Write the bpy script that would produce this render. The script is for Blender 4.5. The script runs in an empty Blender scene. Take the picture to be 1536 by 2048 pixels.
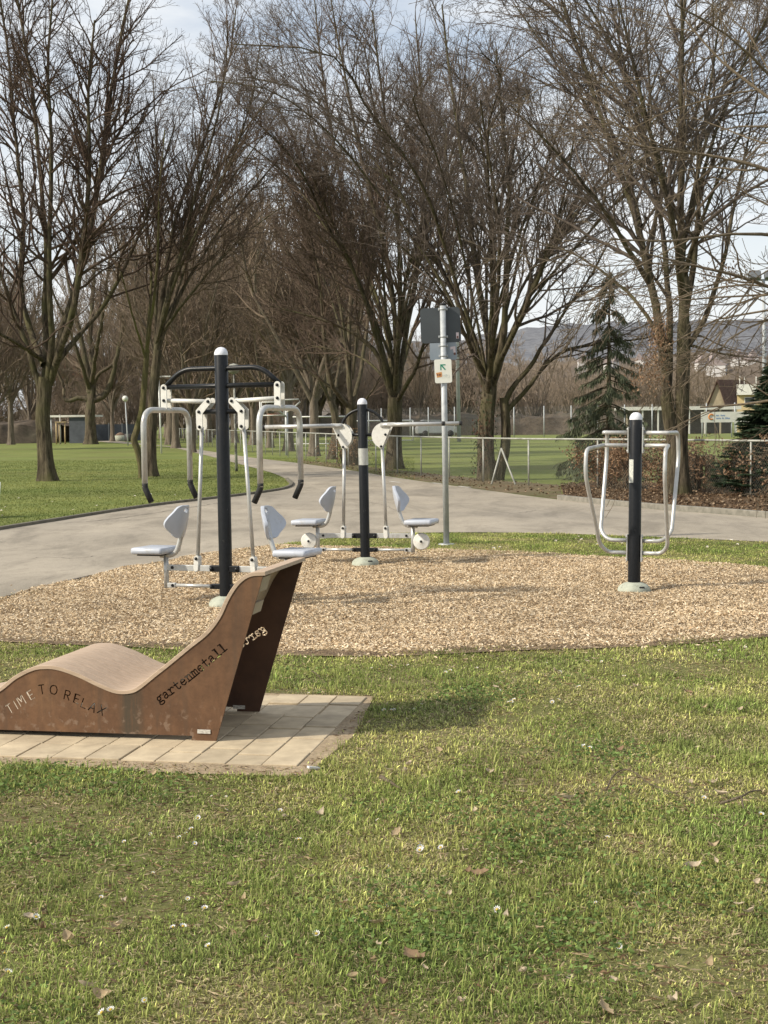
import bpy, bmesh, math, random
import numpy as np
from mathutils import Vector, Matrix
from mathutils.geometry import tessellate_polygon
random.seed(7)
RNG = np.random.default_rng(11)
scene = bpy.context.scene
COL = scene.collection
rad = math.radians

# ------------------------------------------------------------------ camera
F_PX, W_PX, H_PX = 3076.0, 1536.0, 2048.0
CAM_H, HOR, ROLL = 1.55, 842.0, 0.010
PITCH = math.atan((H_PX / 2 - HOR) / F_PX)
CAM_R = Matrix.Rotation(rad(90) - PITCH, 3, 'X') @ Matrix.Rotation(-ROLL, 3, 'Z')
CAM_P = Vector((0, 0, CAM_H))

def ray(px, py):
    return CAM_R @ Vector(((px - W_PX / 2) / F_PX, -(py - H_PX / 2) / F_PX, -1.0))

def G(px, py, z=0.0):
    """point of the level z seen in the photograph at px, py"""
    d = ray(px, py)
    t = (z - CAM_H) / d.z
    return CAM_P + d * t

def P(px, py, Y):
    """point at the distance Y from the camera"""
    d = ray(px, py)
    return CAM_P + d * (Y / d.y)

def on_plane(px, py, o, n):
    d = ray(px, py)
    return CAM_P + d * ((Vector(o) - CAM_P).dot(n) / d.dot(n))

cam_data = bpy.data.cameras.new('camera')
cam_data.sensor_fit = 'VERTICAL'
cam_data.sensor_height = 36.0
cam_data.lens = 36.0 * F_PX / H_PX
cam_data.clip_start, cam_data.clip_end = 0.1, 9000
cam = bpy.data.objects.new('camera', cam_data)
COL.objects.link(cam)
cam.matrix_world = Matrix.Translation(CAM_P) @ CAM_R.to_4x4()
scene.camera = cam

# ------------------------------------------------------------------ materials
MATS = {}

def nodes_of(name):
    m = bpy.data.materials.new(name)
    m.use_nodes = True
    nt = m.node_tree
    return m, nt, nt.nodes['Principled BSDF'], nt.nodes, nt.links

def noise_node(nt, scale, detail=5, rough=0.6, stretch=None, coord='Object', dist=0.0):
    tc = nt.nodes.new('ShaderNodeTexCoord')
    n = nt.nodes.new('ShaderNodeTexNoise')
    n.inputs['Scale'].default_value = scale
    n.inputs['Detail'].default_value = detail
    n.inputs['Roughness'].default_value = rough
    n.inputs['Distortion'].default_value = dist
    if stretch:
        mp = nt.nodes.new('ShaderNodeMapping')
        mp.inputs['Scale'].default_value = stretch
        nt.links.new(tc.outputs[coord], mp.inputs[0])
        nt.links.new(mp.outputs[0], n.inputs['Vector'])
    else:
        nt.links.new(tc.outputs[coord], n.inputs['Vector'])
    return n

def ramp_node(nt, src, stops):
    r = nt.nodes.new('ShaderNodeValToRGB')
    e = r.color_ramp.elements
    while len(e) < len(stops):
        e.new(0.5)
    for k, (p, c) in enumerate(stops):
        e[k].position = p
        e[k].color = (c[0], c[1], c[2], 1) if not isinstance(c, (int, float)) else (c, c, c, 1)
    nt.links.new(src, r.inputs[0])
    return r

def mix_node(nt, fac, a, b, mode='MIX'):
    m = nt.nodes.new('ShaderNodeMix')
    m.data_type = 'RGBA'
    m.blend_type = mode
    for sock, v in ((m.inputs[0], fac), (m.inputs[6], a), (m.inputs[7], b)):
        if hasattr(v, 'is_linked') or hasattr(v, 'node'):
            nt.links.new(v, sock)
        elif isinstance(v, (int, float)):
            sock.default_value = v
        else:
            sock.default_value = (v[0], v[1], v[2], 1)
    return m.outputs[2]

def bump_node(nt, bsdf, height, strength, dist=0.01):
    b = nt.nodes.new('ShaderNodeBump')
    b.inputs['Strength'].default_value = strength
    b.inputs['Distance'].default_value = dist
    nt.links.new(height, b.inputs['Height'])
    nt.links.new(b.outputs[0], bsdf.inputs['Normal'])

def mat(name, a, b=None, scale=8, rough=0.6, metal=0.0, bump=0.0, bdist=0.01, stretch=None, lo=0.35, hi=0.65, detail=5, spec=None):
    if name in MATS:
        return MATS[name]
    m, nt, bs, N, L = nodes_of(name)
    if b is None:
        b = tuple(c * 0.82 for c in a)
    n = noise_node(nt, scale, detail, 0.6, stretch)
    r = ramp_node(nt, n.outputs['Fac'], [(lo, a), (hi, b)])
    L.new(r.outputs[0], bs.inputs['Base Color'])
    bs.inputs['Roughness'].default_value = rough
    bs.inputs['Metallic'].default_value = metal
    if spec is not None:
        bs.inputs['Specular IOR Level'].default_value = spec
    if bump:
        bump_node(nt, bs, n.outputs['Fac'], bump, bdist)
    MATS[name] = m
    return m

def attr_mat(name, rough=0.75, transl=0.0, spec=0.2):
    m, nt, bs, N, L = nodes_of(name)
    at = N.new('ShaderNodeAttribute')
    at.attribute_name = 'Col'
    L.new(at.outputs['Color'], bs.inputs['Base Color'])
    bs.inputs['Roughness'].default_value = rough
    bs.inputs['Specular IOR Level'].default_value = spec
    if transl:
        tr = N.new('ShaderNodeBsdfTranslucent')
        L.new(at.outputs['Color'], tr.inputs['Color'])
        mx = N.new('ShaderNodeMixShader')
        mx.inputs[0].default_value = transl
        L.new(bs.outputs[0], mx.inputs[1])
        L.new(tr.outputs[0], mx.inputs[2])
        L.new(mx.outputs[0], N['Material Output'].inputs['Surface'])
    MATS[name] = m
    return m

# ------------------------------------------------------------------ object helpers
def tag(o, label=None, cat=None, group=None, kind=None):
    if label: o['label'] = label
    if cat: o['category'] = cat
    if group: o['group'] = group
    if kind: o['kind'] = kind
    return o

def empty(name, loc=(0, 0, 0), rz=0.0, lean=(0, 0)):
    o = bpy.data.objects.new(name, None)
    o.empty_display_size = 0.1
    COL.objects.link(o)
    o.location = loc
    o.rotation_euler = (lean[0], lean[1], rz)
    return o

def link_mesh(name, me, material=None, parent=None):
    o = bpy.data.objects.new(name, me)
    COL.objects.link(o)
    if material is not None:
        me.materials.append(material)
    if parent is not None:
        o.parent = parent
    return o

def np_mesh(name, verts, faces, smooth=False, colors=None):
    """verts (n,3); faces: list of int arrays (m,3) / (m,4)"""
    me = bpy.data.meshes.new(name)
    verts = np.asarray(verts, dtype=np.float32)
    me.vertices.add(len(verts))
    me.vertices.foreach_set('co', verts.ravel())
    if not isinstance(faces, list):
        faces = [faces]
    faces = [np.asarray(f, dtype=np.int32) for f in faces if len(f)]
    loops = np.concatenate([f.ravel() for f in faces])
    tot = np.concatenate([np.full(len(f), f.shape[1], dtype=np.int32) for f in faces])
    start = np.concatenate([[0], np.cumsum(tot)[:-1]]).astype(np.int32)
    me.loops.add(len(loops))
    me.loops.foreach_set('vertex_index', loops)
    me.polygons.add(len(tot))
    me.polygons.foreach_set('loop_start', start)
    me.polygons.foreach_set('loop_total', tot)
    me.polygons.foreach_set('use_smooth', np.full(len(tot), smooth, dtype=bool))
    if colors is not None:
        ca = me.color_attributes.new('Col', 'FLOAT_COLOR', 'POINT')
        c4 = np.ones((len(verts), 4), dtype=np.float32)
        c4[:, :3] = colors
        ca.data.foreach_set('color', c4.ravel())
    me.update(calc_edges=True)
    return me

def fillet(pts, r=0.05, n=6):
    """rounds the corners of a polyline; r one value or one per inner corner"""
    pts = [Vector(p) for p in pts]
    out = [pts[0]]
    for k in range(1, len(pts) - 1):
        rr = r[k - 1] if isinstance(r, (list, tuple)) else r
        a, b, c = pts[k - 1], pts[k], pts[k + 1]
        u, v = (a - b), (c - b)
        d = min(rr, u.length * 0.48, v.length * 0.48)
        p0, p2 = b + u.normalized() * d, b + v.normalized() * d
        for i in range(n + 1):
            t = i / n
            out.append(p0 * (1 - t) ** 2 + b * 2 * t * (1 - t) + p2 * t * t)
    out.append(pts[-1])
    return out

class MB:
    """collects shapes into one bmesh, then links it as one object"""
    def __init__(self):
        self.bm = bmesh.new()
    def tube(self, pts, r, k=12, cap=True, flat=1.0):
        pts = [Vector(p) for p in pts]
        n = len(pts)
        rr = r if isinstance(r, (list, tuple)) else [r] * n
        prev = None
        rings = []
        for i, p in enumerate(pts):
            t = (pts[min(i + 1, n - 1)] - pts[max(i - 1, 0)]).normalized()
            if prev is None:
                ref = Vector((0, 0, 1)) if abs(t.z) < 0.9 else Vector((0, 1, 0))
                nn = (ref - t * ref.dot(t)).normalized()
            else:
                nn = (prev - t * prev.dot(t)).normalized()
            prev = nn
            b = t.cross(nn)
            rings.append([self.bm.verts.new(p + nn * (rr[i] * math.cos(2 * math.pi * j / k)) + b * (rr[i] * flat * math.sin(2 * math.pi * j / k))) for j in range(k)])
        for i in range(n - 1):
            for j in range(k):
                f = self.bm.faces.new((rings[i][j], rings[i][(j + 1) % k], rings[i + 1][(j + 1) % k], rings[i + 1][j]))
                f.smooth = True
        if cap:
            self.bm.faces.new(list(reversed(rings[0])))
            self.bm.faces.new(rings[-1])
        return self
    def lathe(self, prof, c=(0, 0, 0), k=28):
        c = Vector(c)
        rings = []
        for r, z in prof:
            if r < 1e-6:
                rings.append([self.bm.verts.new(c + Vector((0, 0, z)))])
            else:
                rings.append([self.bm.verts.new(c + Vector((r * math.cos(2 * math.pi * j / k), r * math.sin(2 * math.pi * j / k), z))) for j in range(k)])
        for a, b in zip(rings, rings[1:]):
            for j in range(k):
                q = [a[j % len(a)], a[(j + 1) % len(a)], b[(j + 1) % len(b)], b[j % len(b)]]
                q = list(dict.fromkeys(q))
                if len(q) > 2:
                    f = self.bm.faces.new(q)
                    f.smooth = True
        return self
    def box(self, c, s, rot=None, bevel=0.0):
        r = bmesh.ops.create_cube(self.bm, size=1.0)
        M = Matrix.Translation(Vector(c)) @ (rot.to_4x4() if rot is not None else Matrix.Identity(4)) @ Matrix.Diagonal((s[0], s[1], s[2], 1))
        bmesh.ops.transform(self.bm, matrix=M, verts=r['verts'])
        if bevel:
            ed = list({e for v in r['verts'] for e in v.link_edges})
            bmesh.ops.bevel(self.bm, geom=ed, offset=bevel, segments=2, affect='EDGES', profile=0.6)
        return self
    def plate(self, poly, y0, y1, bevel=0.0):
        """polygon in x,z between the depths y0 and y1"""
        a = [self.bm.verts.new((x, y0, z)) for x, z in poly]
        b = [self.bm.verts.new((x, y1, z)) for x, z in poly]
        fs = [self.bm.faces.new(a), self.bm.faces.new(list(reversed(b)))]
        n = len(poly)
        for i in range(n):
            fs.append(self.bm.faces.new((a[i], b[i], b[(i + 1) % n], a[(i + 1) % n])))
        if bevel:
            ed = list({e for f in fs[:2] for e in f.edges})
            bmesh.ops.bevel(self.bm, geom=ed, offset=bevel, segments=2, affect='EDGES')
        return self
    def poly(self, pts):
        self.bm.faces.new([self.bm.verts.new(p) for p in pts])
        return self
    def build(self, name, material, parent=None, smooth_angle=None):
        bmesh.ops.recalc_face_normals(self.bm, faces=self.bm.faces)
        me = bpy.data.meshes.new(name)
        self.bm.to_mesh(me)
        self.bm.free()
        return link_mesh(name, me, material, parent)

def slot(points, w, n=8):
    """outline of a bar with round ends through the points (x, z)"""
    pts = [Vector((p[0], p[1])) for p in points]
    left, right = [], []
    for i, p in enumerate(pts):
        if i == 0: t = (pts[1] - p).normalized()
        elif i == len(pts) - 1: t = (p - pts[i - 1]).normalized()
        else:
            t = ((p - pts[i - 1]).normalized() + (pts[i + 1] - p).normalized()).normalized()
        nrm = Vector((-t.y, t.x))
        sc = w
        if 0 < i < len(pts) - 1:
            sc = w / max(0.5, t.dot((p - pts[i - 1]).normalized()))
        left.append(p + nrm * sc)
        right.append(p - nrm * sc)
    def cap(c, start, sign):
        out = []
        for i in range(1, n):
            a = -math.pi * i / n
            v = start - c
            out.append(c + Vector((v.x * math.cos(a) - v.y * math.sin(a), v.x * math.sin(a) + v.y * math.cos(a))))
        return out
    poly = left + cap(pts[-1], left[-1], 1) + list(reversed(right)) + cap(pts[0], right[0], 1)
    return [(p.x, p.y) for p in poly]

def vnoise(x, y, scale, seed=0):
    """smooth value noise 0..1"""
    r = np.random.default_rng(seed)
    tab = r.random((256, 256))
    x, y = np.asarray(x) / scale + 1000.0, np.asarray(y) / scale + 1000.0
    xi, yi = np.floor(x).astype(int), np.floor(y).astype(int)
    fx, fy = x - xi, y - yi
    fx, fy = fx * fx * (3 - 2 * fx), fy * fy * (3 - 2 * fy)
    g = lambda a, b: tab[a % 256, b % 256]
    return (g(xi, yi) * (1 - fx) + g(xi + 1, yi) * fx) * (1 - fy) + (g(xi, yi + 1) * (1 - fx) + g(xi + 1, yi + 1) * fx) * fy

def inside(poly, x, y):
    poly = [(p[0], p[1]) for p in poly]
    r = np.zeros(len(x), dtype=bool)
    n = len(poly)
    for i in range(n):
        x0, y0 = poly[i]
        x1, y1 = poly[(i + 1) % n]
        c = ((y0 > y) != (y1 > y))
        if abs(y1 - y0) > 1e-12:
            r ^= c & (x < (x1 - x0) * (y - y0) / (y1 - y0) + x0)
    return r

def smooth_line(pts, n=6):
    """Catmull-Rom through the points"""
    pts = [Vector(p) for p in pts]
    q = [pts[0] * 2 - pts[1]] + pts + [pts[-1] * 2 - pts[-2]]
    out = []
    for i in range(1, len(q) - 2):
        for k in range(n):
            t = k / n
            a, b, c, d = q[i - 1], q[i], q[i + 1], q[i + 2]
            out.append(0.5 * ((2 * b) + (c - a) * t + (2 * a - 5 * b + 4 * c - d) * t * t + (3 * b - a - 3 * c + d) * t ** 3))
    out.append(pts[-1])
    return out
# ------------------------------------------------------------------ shared materials
M_black = mat('black_powder_coat', (0.007, 0.008, 0.0095), (0.012, 0.013, 0.015), 40, 0.36, 0.0, 0.04, 0.002, spec=0.28)
M_silver = mat('silver_tube', (0.54, 0.54, 0.52), (0.46, 0.46, 0.44), 14, 0.36, 0.35, 0.02, 0.002)
M_white = mat('white_plate', (0.70, 0.69, 0.64), (0.62, 0.61, 0.56), 22, 0.45, 0.0, 0.02, 0.002)
M_seat = mat('pale_grey_plastic', (0.47, 0.50, 0.56), (0.42, 0.45, 0.50), 9, 0.33, 0.0, 0.02, 0.002)
M_cap = mat('pale_cap', (0.72, 0.73, 0.78), (0.66, 0.67, 0.71), 18, 0.4)
M_conc = mat('concrete_foot', (0.44, 0.46, 0.37), (0.33, 0.35, 0.28), 12, 0.85, 0, 0.25, 0.006)
M_galv = mat('galvanised_steel', (0.47, 0.49, 0.49), (0.36, 0.38, 0.39), 18, 0.5, 0.15, 0.05, 0.002)
M_brush = mat('brushed_label', (0.42, 0.42, 0.39), (0.60, 0.60, 0.56), 30, 0.4, 0.4, 0, 0.01, (8, 8, 1))
M_rubber = mat('rubber_grip', (0.012, 0.012, 0.012), (0.02, 0.02, 0.02), 60, 0.75, 0, 0.2, 0.002)

def fleck(m, scale, lo, hi, col, stretch=None):
    nt = m.node_tree; bs = nt.nodes['Principled BSDF']; src = bs.inputs['Base Color'].links[0].from_socket
    n = noise_node(nt, scale, 5, 0.7, stretch); r = ramp_node(nt, n.outputs['Fac'], [(lo, 0.0), (hi, 1.0)])
    nt.links.new(mix_node(nt, r.outputs[0], src, col), bs.inputs['Base Color'])
fleck(M_black, 34, .66, .70, (.075, .072, .065), (1, 1, .35))
fleck(M_black, 3, .52, .75, (.030, .028, .024), (1, 1, .5))
fleck(M_silver, 9, .55, .72, (.30, .28, .24), (1, 1, .6))
fleck(M_white, 16, .58, .72, (.46, .43, .36))
fleck(M_seat, 7, .58, .74, (.36, .36, .36))
fleck(M_conc, 22, .58, .66, (.20, .19, .14))
# ------------------------------------------------------------------ ground sheets
def ground_mat(name, cols, s1, s2, bump=0.3, fleck=None):
    m, nt, bs, N, L = nodes_of(name)
    n1 = noise_node(nt, s1, 6, 0.62)
    n2 = noise_node(nt, s2, 6, 0.7)
    r1 = ramp_node(nt, n1.outputs['Fac'], [(0.36, cols[0]), (0.64, cols[1])])
    r2 = ramp_node(nt, n2.outputs['Fac'], [(0.30, 0.55), (0.50, 1.0), (0.72, 1.35)])
    c = mix_node(nt, 1.0, r1.outputs[0], r2.outputs[0], 'MULTIPLY')
    if len(cols) > 2:
        n3 = noise_node(nt, s1 * 0.33, 4, 0.6)
        r3 = ramp_node(nt, n3.outputs['Fac'], [(0.48, 0.0), (0.66, 1.0)])
        c = mix_node(nt, r3.outputs[0], c, cols[2])
    if fleck:
        n4 = noise_node(nt, fleck[0], 2, 0.5)
        r4 = ramp_node(nt, n4.outputs['Fac'], [(fleck[1], 0.0), (fleck[1] + 0.03, 1.0)])
        c = mix_node(nt, r4.outputs[0], c, fleck[2])
    L.new(c, bs.inputs['Base Color'])
    bs.inputs['Roughness'].default_value = 0.9
    bs.inputs['Specular IOR Level'].default_value = 0.15
    bump_node(nt, bs, n2.outputs['Fac'], bump, 0.02)
    return m

M_ground = ground_mat('meadow', [(0.125, 0.160, 0.040), (0.205, 0.225, 0.068), (0.145, 0.155, 0.05)], 0.35, 11, 0.9)
M_soil = ground_mat('thatch_soil', [(0.115, 0.125, 0.038), (0.165, 0.16, 0.06), (0.20, 0.165, 0.09)], 1.3, 45, 0.6)
M_asphalt = ground_mat('worn_asphalt', [(0.315, 0.278, 0.222), (0.385, 0.338, 0.268), (0.285, 0.254, 0.208)], 0.35, 90, 0.15)
nt = M_asphalt.node_tree; bs = nt.nodes['Principled BSDF']
src = bs.inputs['Base Color'].links[0].from_socket
n5 = noise_node(nt, 1.1, 7, 0.72, (1, .35, 1), dist=.6); r5 = ramp_node(nt, n5.outputs['Fac'], [(0.36, 0.72), (0.52, 1.0), (0.70, 1.13)])
n6 = noise_node(nt, 9.0, 4, 0.6); r6 = ramp_node(nt, n6.outputs['Fac'], [(0.30, 0.80), (0.44, 1.0)])
c5 = mix_node(nt, 1.0, src, r5.outputs[0], 'MULTIPLY'); c5 = mix_node(nt, 1.0, c5, r6.outputs[0], 'MULTIPLY')
nt.links.new(c5, bs.inputs['Base Color'])
M_mulch = ground_mat('mulch_base', [(0.28, 0.21, 0.14), (0.35, 0.265, 0.175)], 2.0, 60, 0.8)
M_litter = ground_mat('leaf_litter_soil', [(0.075, 0.05, 0.03), (0.13, 0.085, 0.05)], 1.5, 20, 0.8)
M_dirt = ground_mat('trodden_dirt', [(0.13, 0.105, 0.06), (0.18, 0.14, 0.085), (0.09, 0.10, 0.035)], 0.8, 20, 0.5)

def sheet(name, pts, z, material):
    v = [Vector((p[0], p[1], z)) for p in pts]
    tri = []
    for a, b, c in tessellate_polygon([v]):
        up = (v[b] - v[a]).cross(v[c] - v[a]).z > 0
        tri.append((a, b, c) if up else (a, c, b))
    return tag(link_mesh(name, np_mesh(name, [p[:] for p in v], np.array(tri)), material), kind='structure')

def GP(lst, z=0.0):
    return [G(x, y, z) for x, y in lst]

gnd = MB()
gnd.poly([(-4000, -40, 0), (4000, -40, 0), (4000, 6000, 0), (-4000, 6000, 0)])
tag(gnd.build('ground', M_ground), kind='structure')
sheet('lawn', [(-6, -2), (7, -2), (9, 19.6), (-0.5, 20.2), (-6, 13)], 0.004, M_soil)

path_near = [(-250, 1270), (0, 1202), (140, 1165), (300, 1131), (440, 1108), (600, 1085), (740, 1071), (900, 1066), (1100, 1068), (1300, 1075), (1536, 1085), (1800, 1097)]
path_far = [(1800, 1062), (1536, 1037), (1300, 1019), (1150, 1004), (1000, 985), (800, 957), (700, 941), (600, 927), (500, 915), (420, 903), (350, 894), (300, 889), (230, 881.5)]
path_left = [(186, 882.5), (250, 887.5), (330, 893), (400, 908), (470, 926), (540, 945), (574, 960), (582, 970), (565, 979), (500, 989), (400, 1001), (300, 1013), (200, 1028), (110, 1043), (0, 1061), (-250, 1105)]
def sm2(lst): return [p.to_2d() for p in smooth_line(GP(lst), 4)]
PATH = sm2(path_near) + sm2(path_far) + sm2(path_left)
path = sheet('path', PATH, 0.010, M_asphalt)

mulch_low = [(-120, 1276), (0, 1286), (150, 1293), (300, 1299), (450, 1310), (600, 1315), (760, 1316), (900, 1311), (1050, 1304), (1200, 1300), (1350, 1293), (1536, 1277), (1800, 1245)]
mulch_top = [(1800, 1170), (1536, 1146), (1350, 1128), (1200, 1119), (1050, 1112), (900, 1107), (760, 1103), (650, 1100), (560, 1097), (500, 1103), (440, 1111), (300, 1134), (140, 1168), (0, 1205), (-120, 1240)]
MULCH = sm2(mulch_low) + sm2(mulch_top)
sheet('mulch_bed', MULCH, 0.014, M_mulch)

LITTER = [p.to_2d() for p in GP([(1130, 1000.5), (1300, 1015.5), (1536, 1033), (1800, 1058), (1800, 985), (1536, 972), (1350, 967), (1200, 963), (1120, 970)])]
sheet('leaf_bed', LITTER, 0.006, M_litter)
DIRT = [p.to_2d() for p in GP([(600, 926), (700, 940), (800, 956), (1000, 984), (1128, 1000), (1118, 970), (1000, 962), (800, 941), (700, 929), (600, 921)])]
sheet('trodden_strip', DIRT, 0.006, M_dirt)

# kerbs
M_kerb = mat('kerb_stone', (0.25, 0.23, 0.19), (0.16, 0.15, 0.12), 9, 0.9, 0, 0.3, 0.01)
M_kerbdark = mat('mossy_kerb', (0.10, 0.09, 0.065), (0.17, 0.15, 0.11), 6, 0.9, 0, 0.3, 0.01)
def kerb(name, pts, w, h, material):
    pts = [Vector((p[0], p[1], 0)) for p in pts]
    mb = MB()
    rows = []
    for i, p in enumerate(pts):
        t = (pts[min(i + 1, len(pts) - 1)] - pts[max(i - 1, 0)]).normalized()
        n = Vector((-t.y, t.x, 0))
        rows.append([mb.bm.verts.new(p + n * a + Vector((0, 0, b))) for a, b in ((-w / 2, -0.05), (-w / 2, h - 0.008), (-w / 2 + 0.008, h), (w / 2 - 0.008, h), (w / 2, h - 0.008), (w / 2, -0.05))])
    for a, b in zip(rows, rows[1:]):
        for j in range(5):
            mb.bm.faces.new((a[j], a[j + 1], b[j + 1], b[j]))
    return tag(mb.build(name, material), kind='structure')
kerb('kerb', smooth_line(GP([(574, 959.5), (583, 970), (565, 979.5), (500, 989.5), (400, 1001.5), (300, 1013.5), (200, 1028.5), (110, 1043), (0, 1060.5), (-250, 1104)]), 6), 0.09, 0.055, M_kerbdark)
kerb('kerb', smooth_line(GP([(1120, 1000), (1150, 1003.5), (1300, 1018), (1536, 1036), (1800, 1061)]), 6), 0.12, 0.10, M_kerb)
kerb('mulch_edging', smooth_line(GP([(520, 1097.5), (440, 1109.5), (300, 1132.5), (140, 1166.5), (0, 1203.5), (-120, 1238)]), 6), 0.03, 0.035, mat('timber_edging', (0.06, 0.05, 0.04), (0.11, 0.09, 0.07), 10, 0.9))
# hairline cracks in the worn surface
M_crack = mat('crack_tar', (0.10, 0.085, 0.07), (0.16, 0.14, 0.115), 8, 0.9)
for ln, w_ in (([(112, 1049), (180, 1044), (250, 1036), (330, 1024), (400, 1013), (440, 1007)], .022), ([(965, 1032), (1010, 1030), (1050, 1026), (1075, 1021)], .014), ([(700, 1000), (760, 1010), (800, 1024), (830, 1028)], .010), ([(60, 1120), (90, 1116), (150, 1119), (210, 1110)], .008), ([(1180, 1040), (1290, 1046), (1400, 1049), (1536, 1058)], .010)):
    sm = smooth_line(GP(ln), 8)
    rc = random.Random(len(ln) * 7 + int(ln[0][0]))
    sm = [Vector((p.x + rc.uniform(-.02, .02), p.y + rc.uniform(-.05, .05), 0)) for p in sm]
    mb = MB()
    prev = None
    for i, p in enumerate(sm):
        t = (sm[min(i + 1, len(sm) - 1)] - sm[max(i - 1, 0)]).normalized(); nn = Vector((-t.y, t.x, 0)) * w_ * rc.uniform(.3, .8)
        cur = [mb.bm.verts.new((p.x - nn.x, p.y - nn.y, .0142)), mb.bm.verts.new((p.x + nn.x, p.y + nn.y, .0142))]
        if prev: mb.bm.faces.new((prev[0], cur[0], cur[1], prev[1]))
        prev = cur
    tag(mb.build('path_crack', M_crack), kind='structure')
# short painted marks on the path
M_mark = mat('worn_road_paint', (0.62, 0.60, 0.55), (0.40, 0.37, 0.31), 3, 0.8)
for (x0, y0, x1, y1) in ((864, 966.5, 884, 968.5), (917, 973.5, 940, 976.0), (780, 963.5, 800, 966)):
    a, b = G(x0, y0), G(x1, y1)
    t = (b - a).normalized(); n = Vector((-t.y, t.x, 0)) * 0.06
    mb = MB(); mb.poly([(q.x, q.y, 0.0145) for q in (a - n, b - n, b + n, a + n)])
    tag(mb.build('road_marking', M_mark), kind='structure')

# ------------------------------------------------------------------ fitness machines
def bolt(p, parent, r=0.0135, d=0.014):
    """black domed bolt head on the side facing -y"""
    mb = MB()
    mb.lathe([(r, 0), (r * 0.95, d * 0.5), (r * 0.6, d * 0.9), (0, d)], k=12)
    bmesh.ops.rotate(mb.bm, verts=mb.bm.verts[:], cent=(0, 0, 0), matrix=Matrix.Rotation(rad(90), 3, 'X'))
    bmesh.ops.translate(mb.bm, verts=mb.bm.verts[:], vec=p)
    return mb.build('bolt', M_black, parent)

def post_parts(root, r, h):
    mb = MB(); mb.lathe([(r, 0.0), (r, h - 0.004), (r * 0.97, h), (0, h)], k=40); mb.build('post', M_black, root)
    mb = MB(); mb.lathe([(r * 1.03, h - 0.006), (r * 1.03, h + 0.008), (r * 0.97, h + 0.022), (r * 0.78, h + 0.042), (r * 0.45, h + 0.056), (0, h + 0.061)], k=32)
    mb.build('post_cap', M_cap, root)
    mb = MB(); mb.lathe([(0.147, -0.03), (0.147, 0.030), (0.140, 0.055), (0.120, 0.077), (0.088, 0.094), (r + 0.004, 0.103), (r - 0.004, 0.103)], k=40)
    ft = mb.build('foot', M_conc, root)
    mb = MB(); mb.box((0.085, -0.098, 0.066), (0.05, 0.012, 0.016), Matrix.Rotation(rad(35), 3, 'Z') @ Matrix.Rotation(rad(-35), 3, 'X'), 0.004)
    mb.build('slot', M_rubber, ft)

def backrest(root, s, u0, w0, hh=0.27, k=1.0):
    prof_t = [0, .05, .12, .22, .32, .42, .52, .65, .8, .9, .96, 1.0]
    prof_h = [.060, .088, .105, .138, .165, .178, .177, .158, .122, .100, .082, .045]
    nt_, ns = 26, 22
    bm = bmesh.new()
    g = []
    for i in range(nt_ + 1):
        t = i / nt_
        h = float(np.interp(t, prof_t, prof_h)) * k
        row = []
        for j in range(ns + 1):
            q = -1 + 2 * j / ns
            v = q * h
            wing = 0.088 * k * (abs(v) / (0.178 * k)) ** 1.7
            row.append(bm.verts.new((s * (u0 - 0.055 * t + wing - 0.012 * math.sin(t * math.pi)), v, w0 + hh * t)))
        g.append(row)
    for i in range(nt_):
        for j in range(ns):
            c = (g[i][j].co + g[i + 1][j + 1].co) / 2
            if ((c.y) / (0.030 * k)) ** 2 + ((c.z - (w0 + hh * 0.855)) / (0.020 * k)) ** 2 < 1:
                continue
            f = bm.faces.new((g[i][j], g[i][j + 1], g[i + 1][j + 1], g[i + 1][j]))
            f.smooth = True
    loose = [v for v in bm.verts if not v.link_faces]
    bmesh.ops.delete(bm, geom=loose, context='VERTS')
    bmesh.ops.recalc_face_normals(bm, faces=bm.faces)
    me = bpy.data.meshes.new('backrest')
    bm.to_mesh(me); bm.free()
    o = link_mesh('backrest', me, M_seat, root)
    so = o.modifiers.new('thickness', 'SOLIDIFY'); so.thickness = 0.03; so.offset = 0
    be = o.modifiers.new('soft', 'BEVEL'); be.width = 0.008; be.segments = 2; be.limit_method = 'ANGLE'; be.angle_limit = rad(50)
    # fixing plate behind the pad
    mb = MB(); mb.box((s * (u0 - 0.035), 0, w0 + hh * 0.42), (0.012, 0.06, 0.13), Matrix.Rotation(s * rad(-11), 3, 'Y'), 0.003)
    mb.build('fixing_plate', M_silver, o)
    return o

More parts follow.
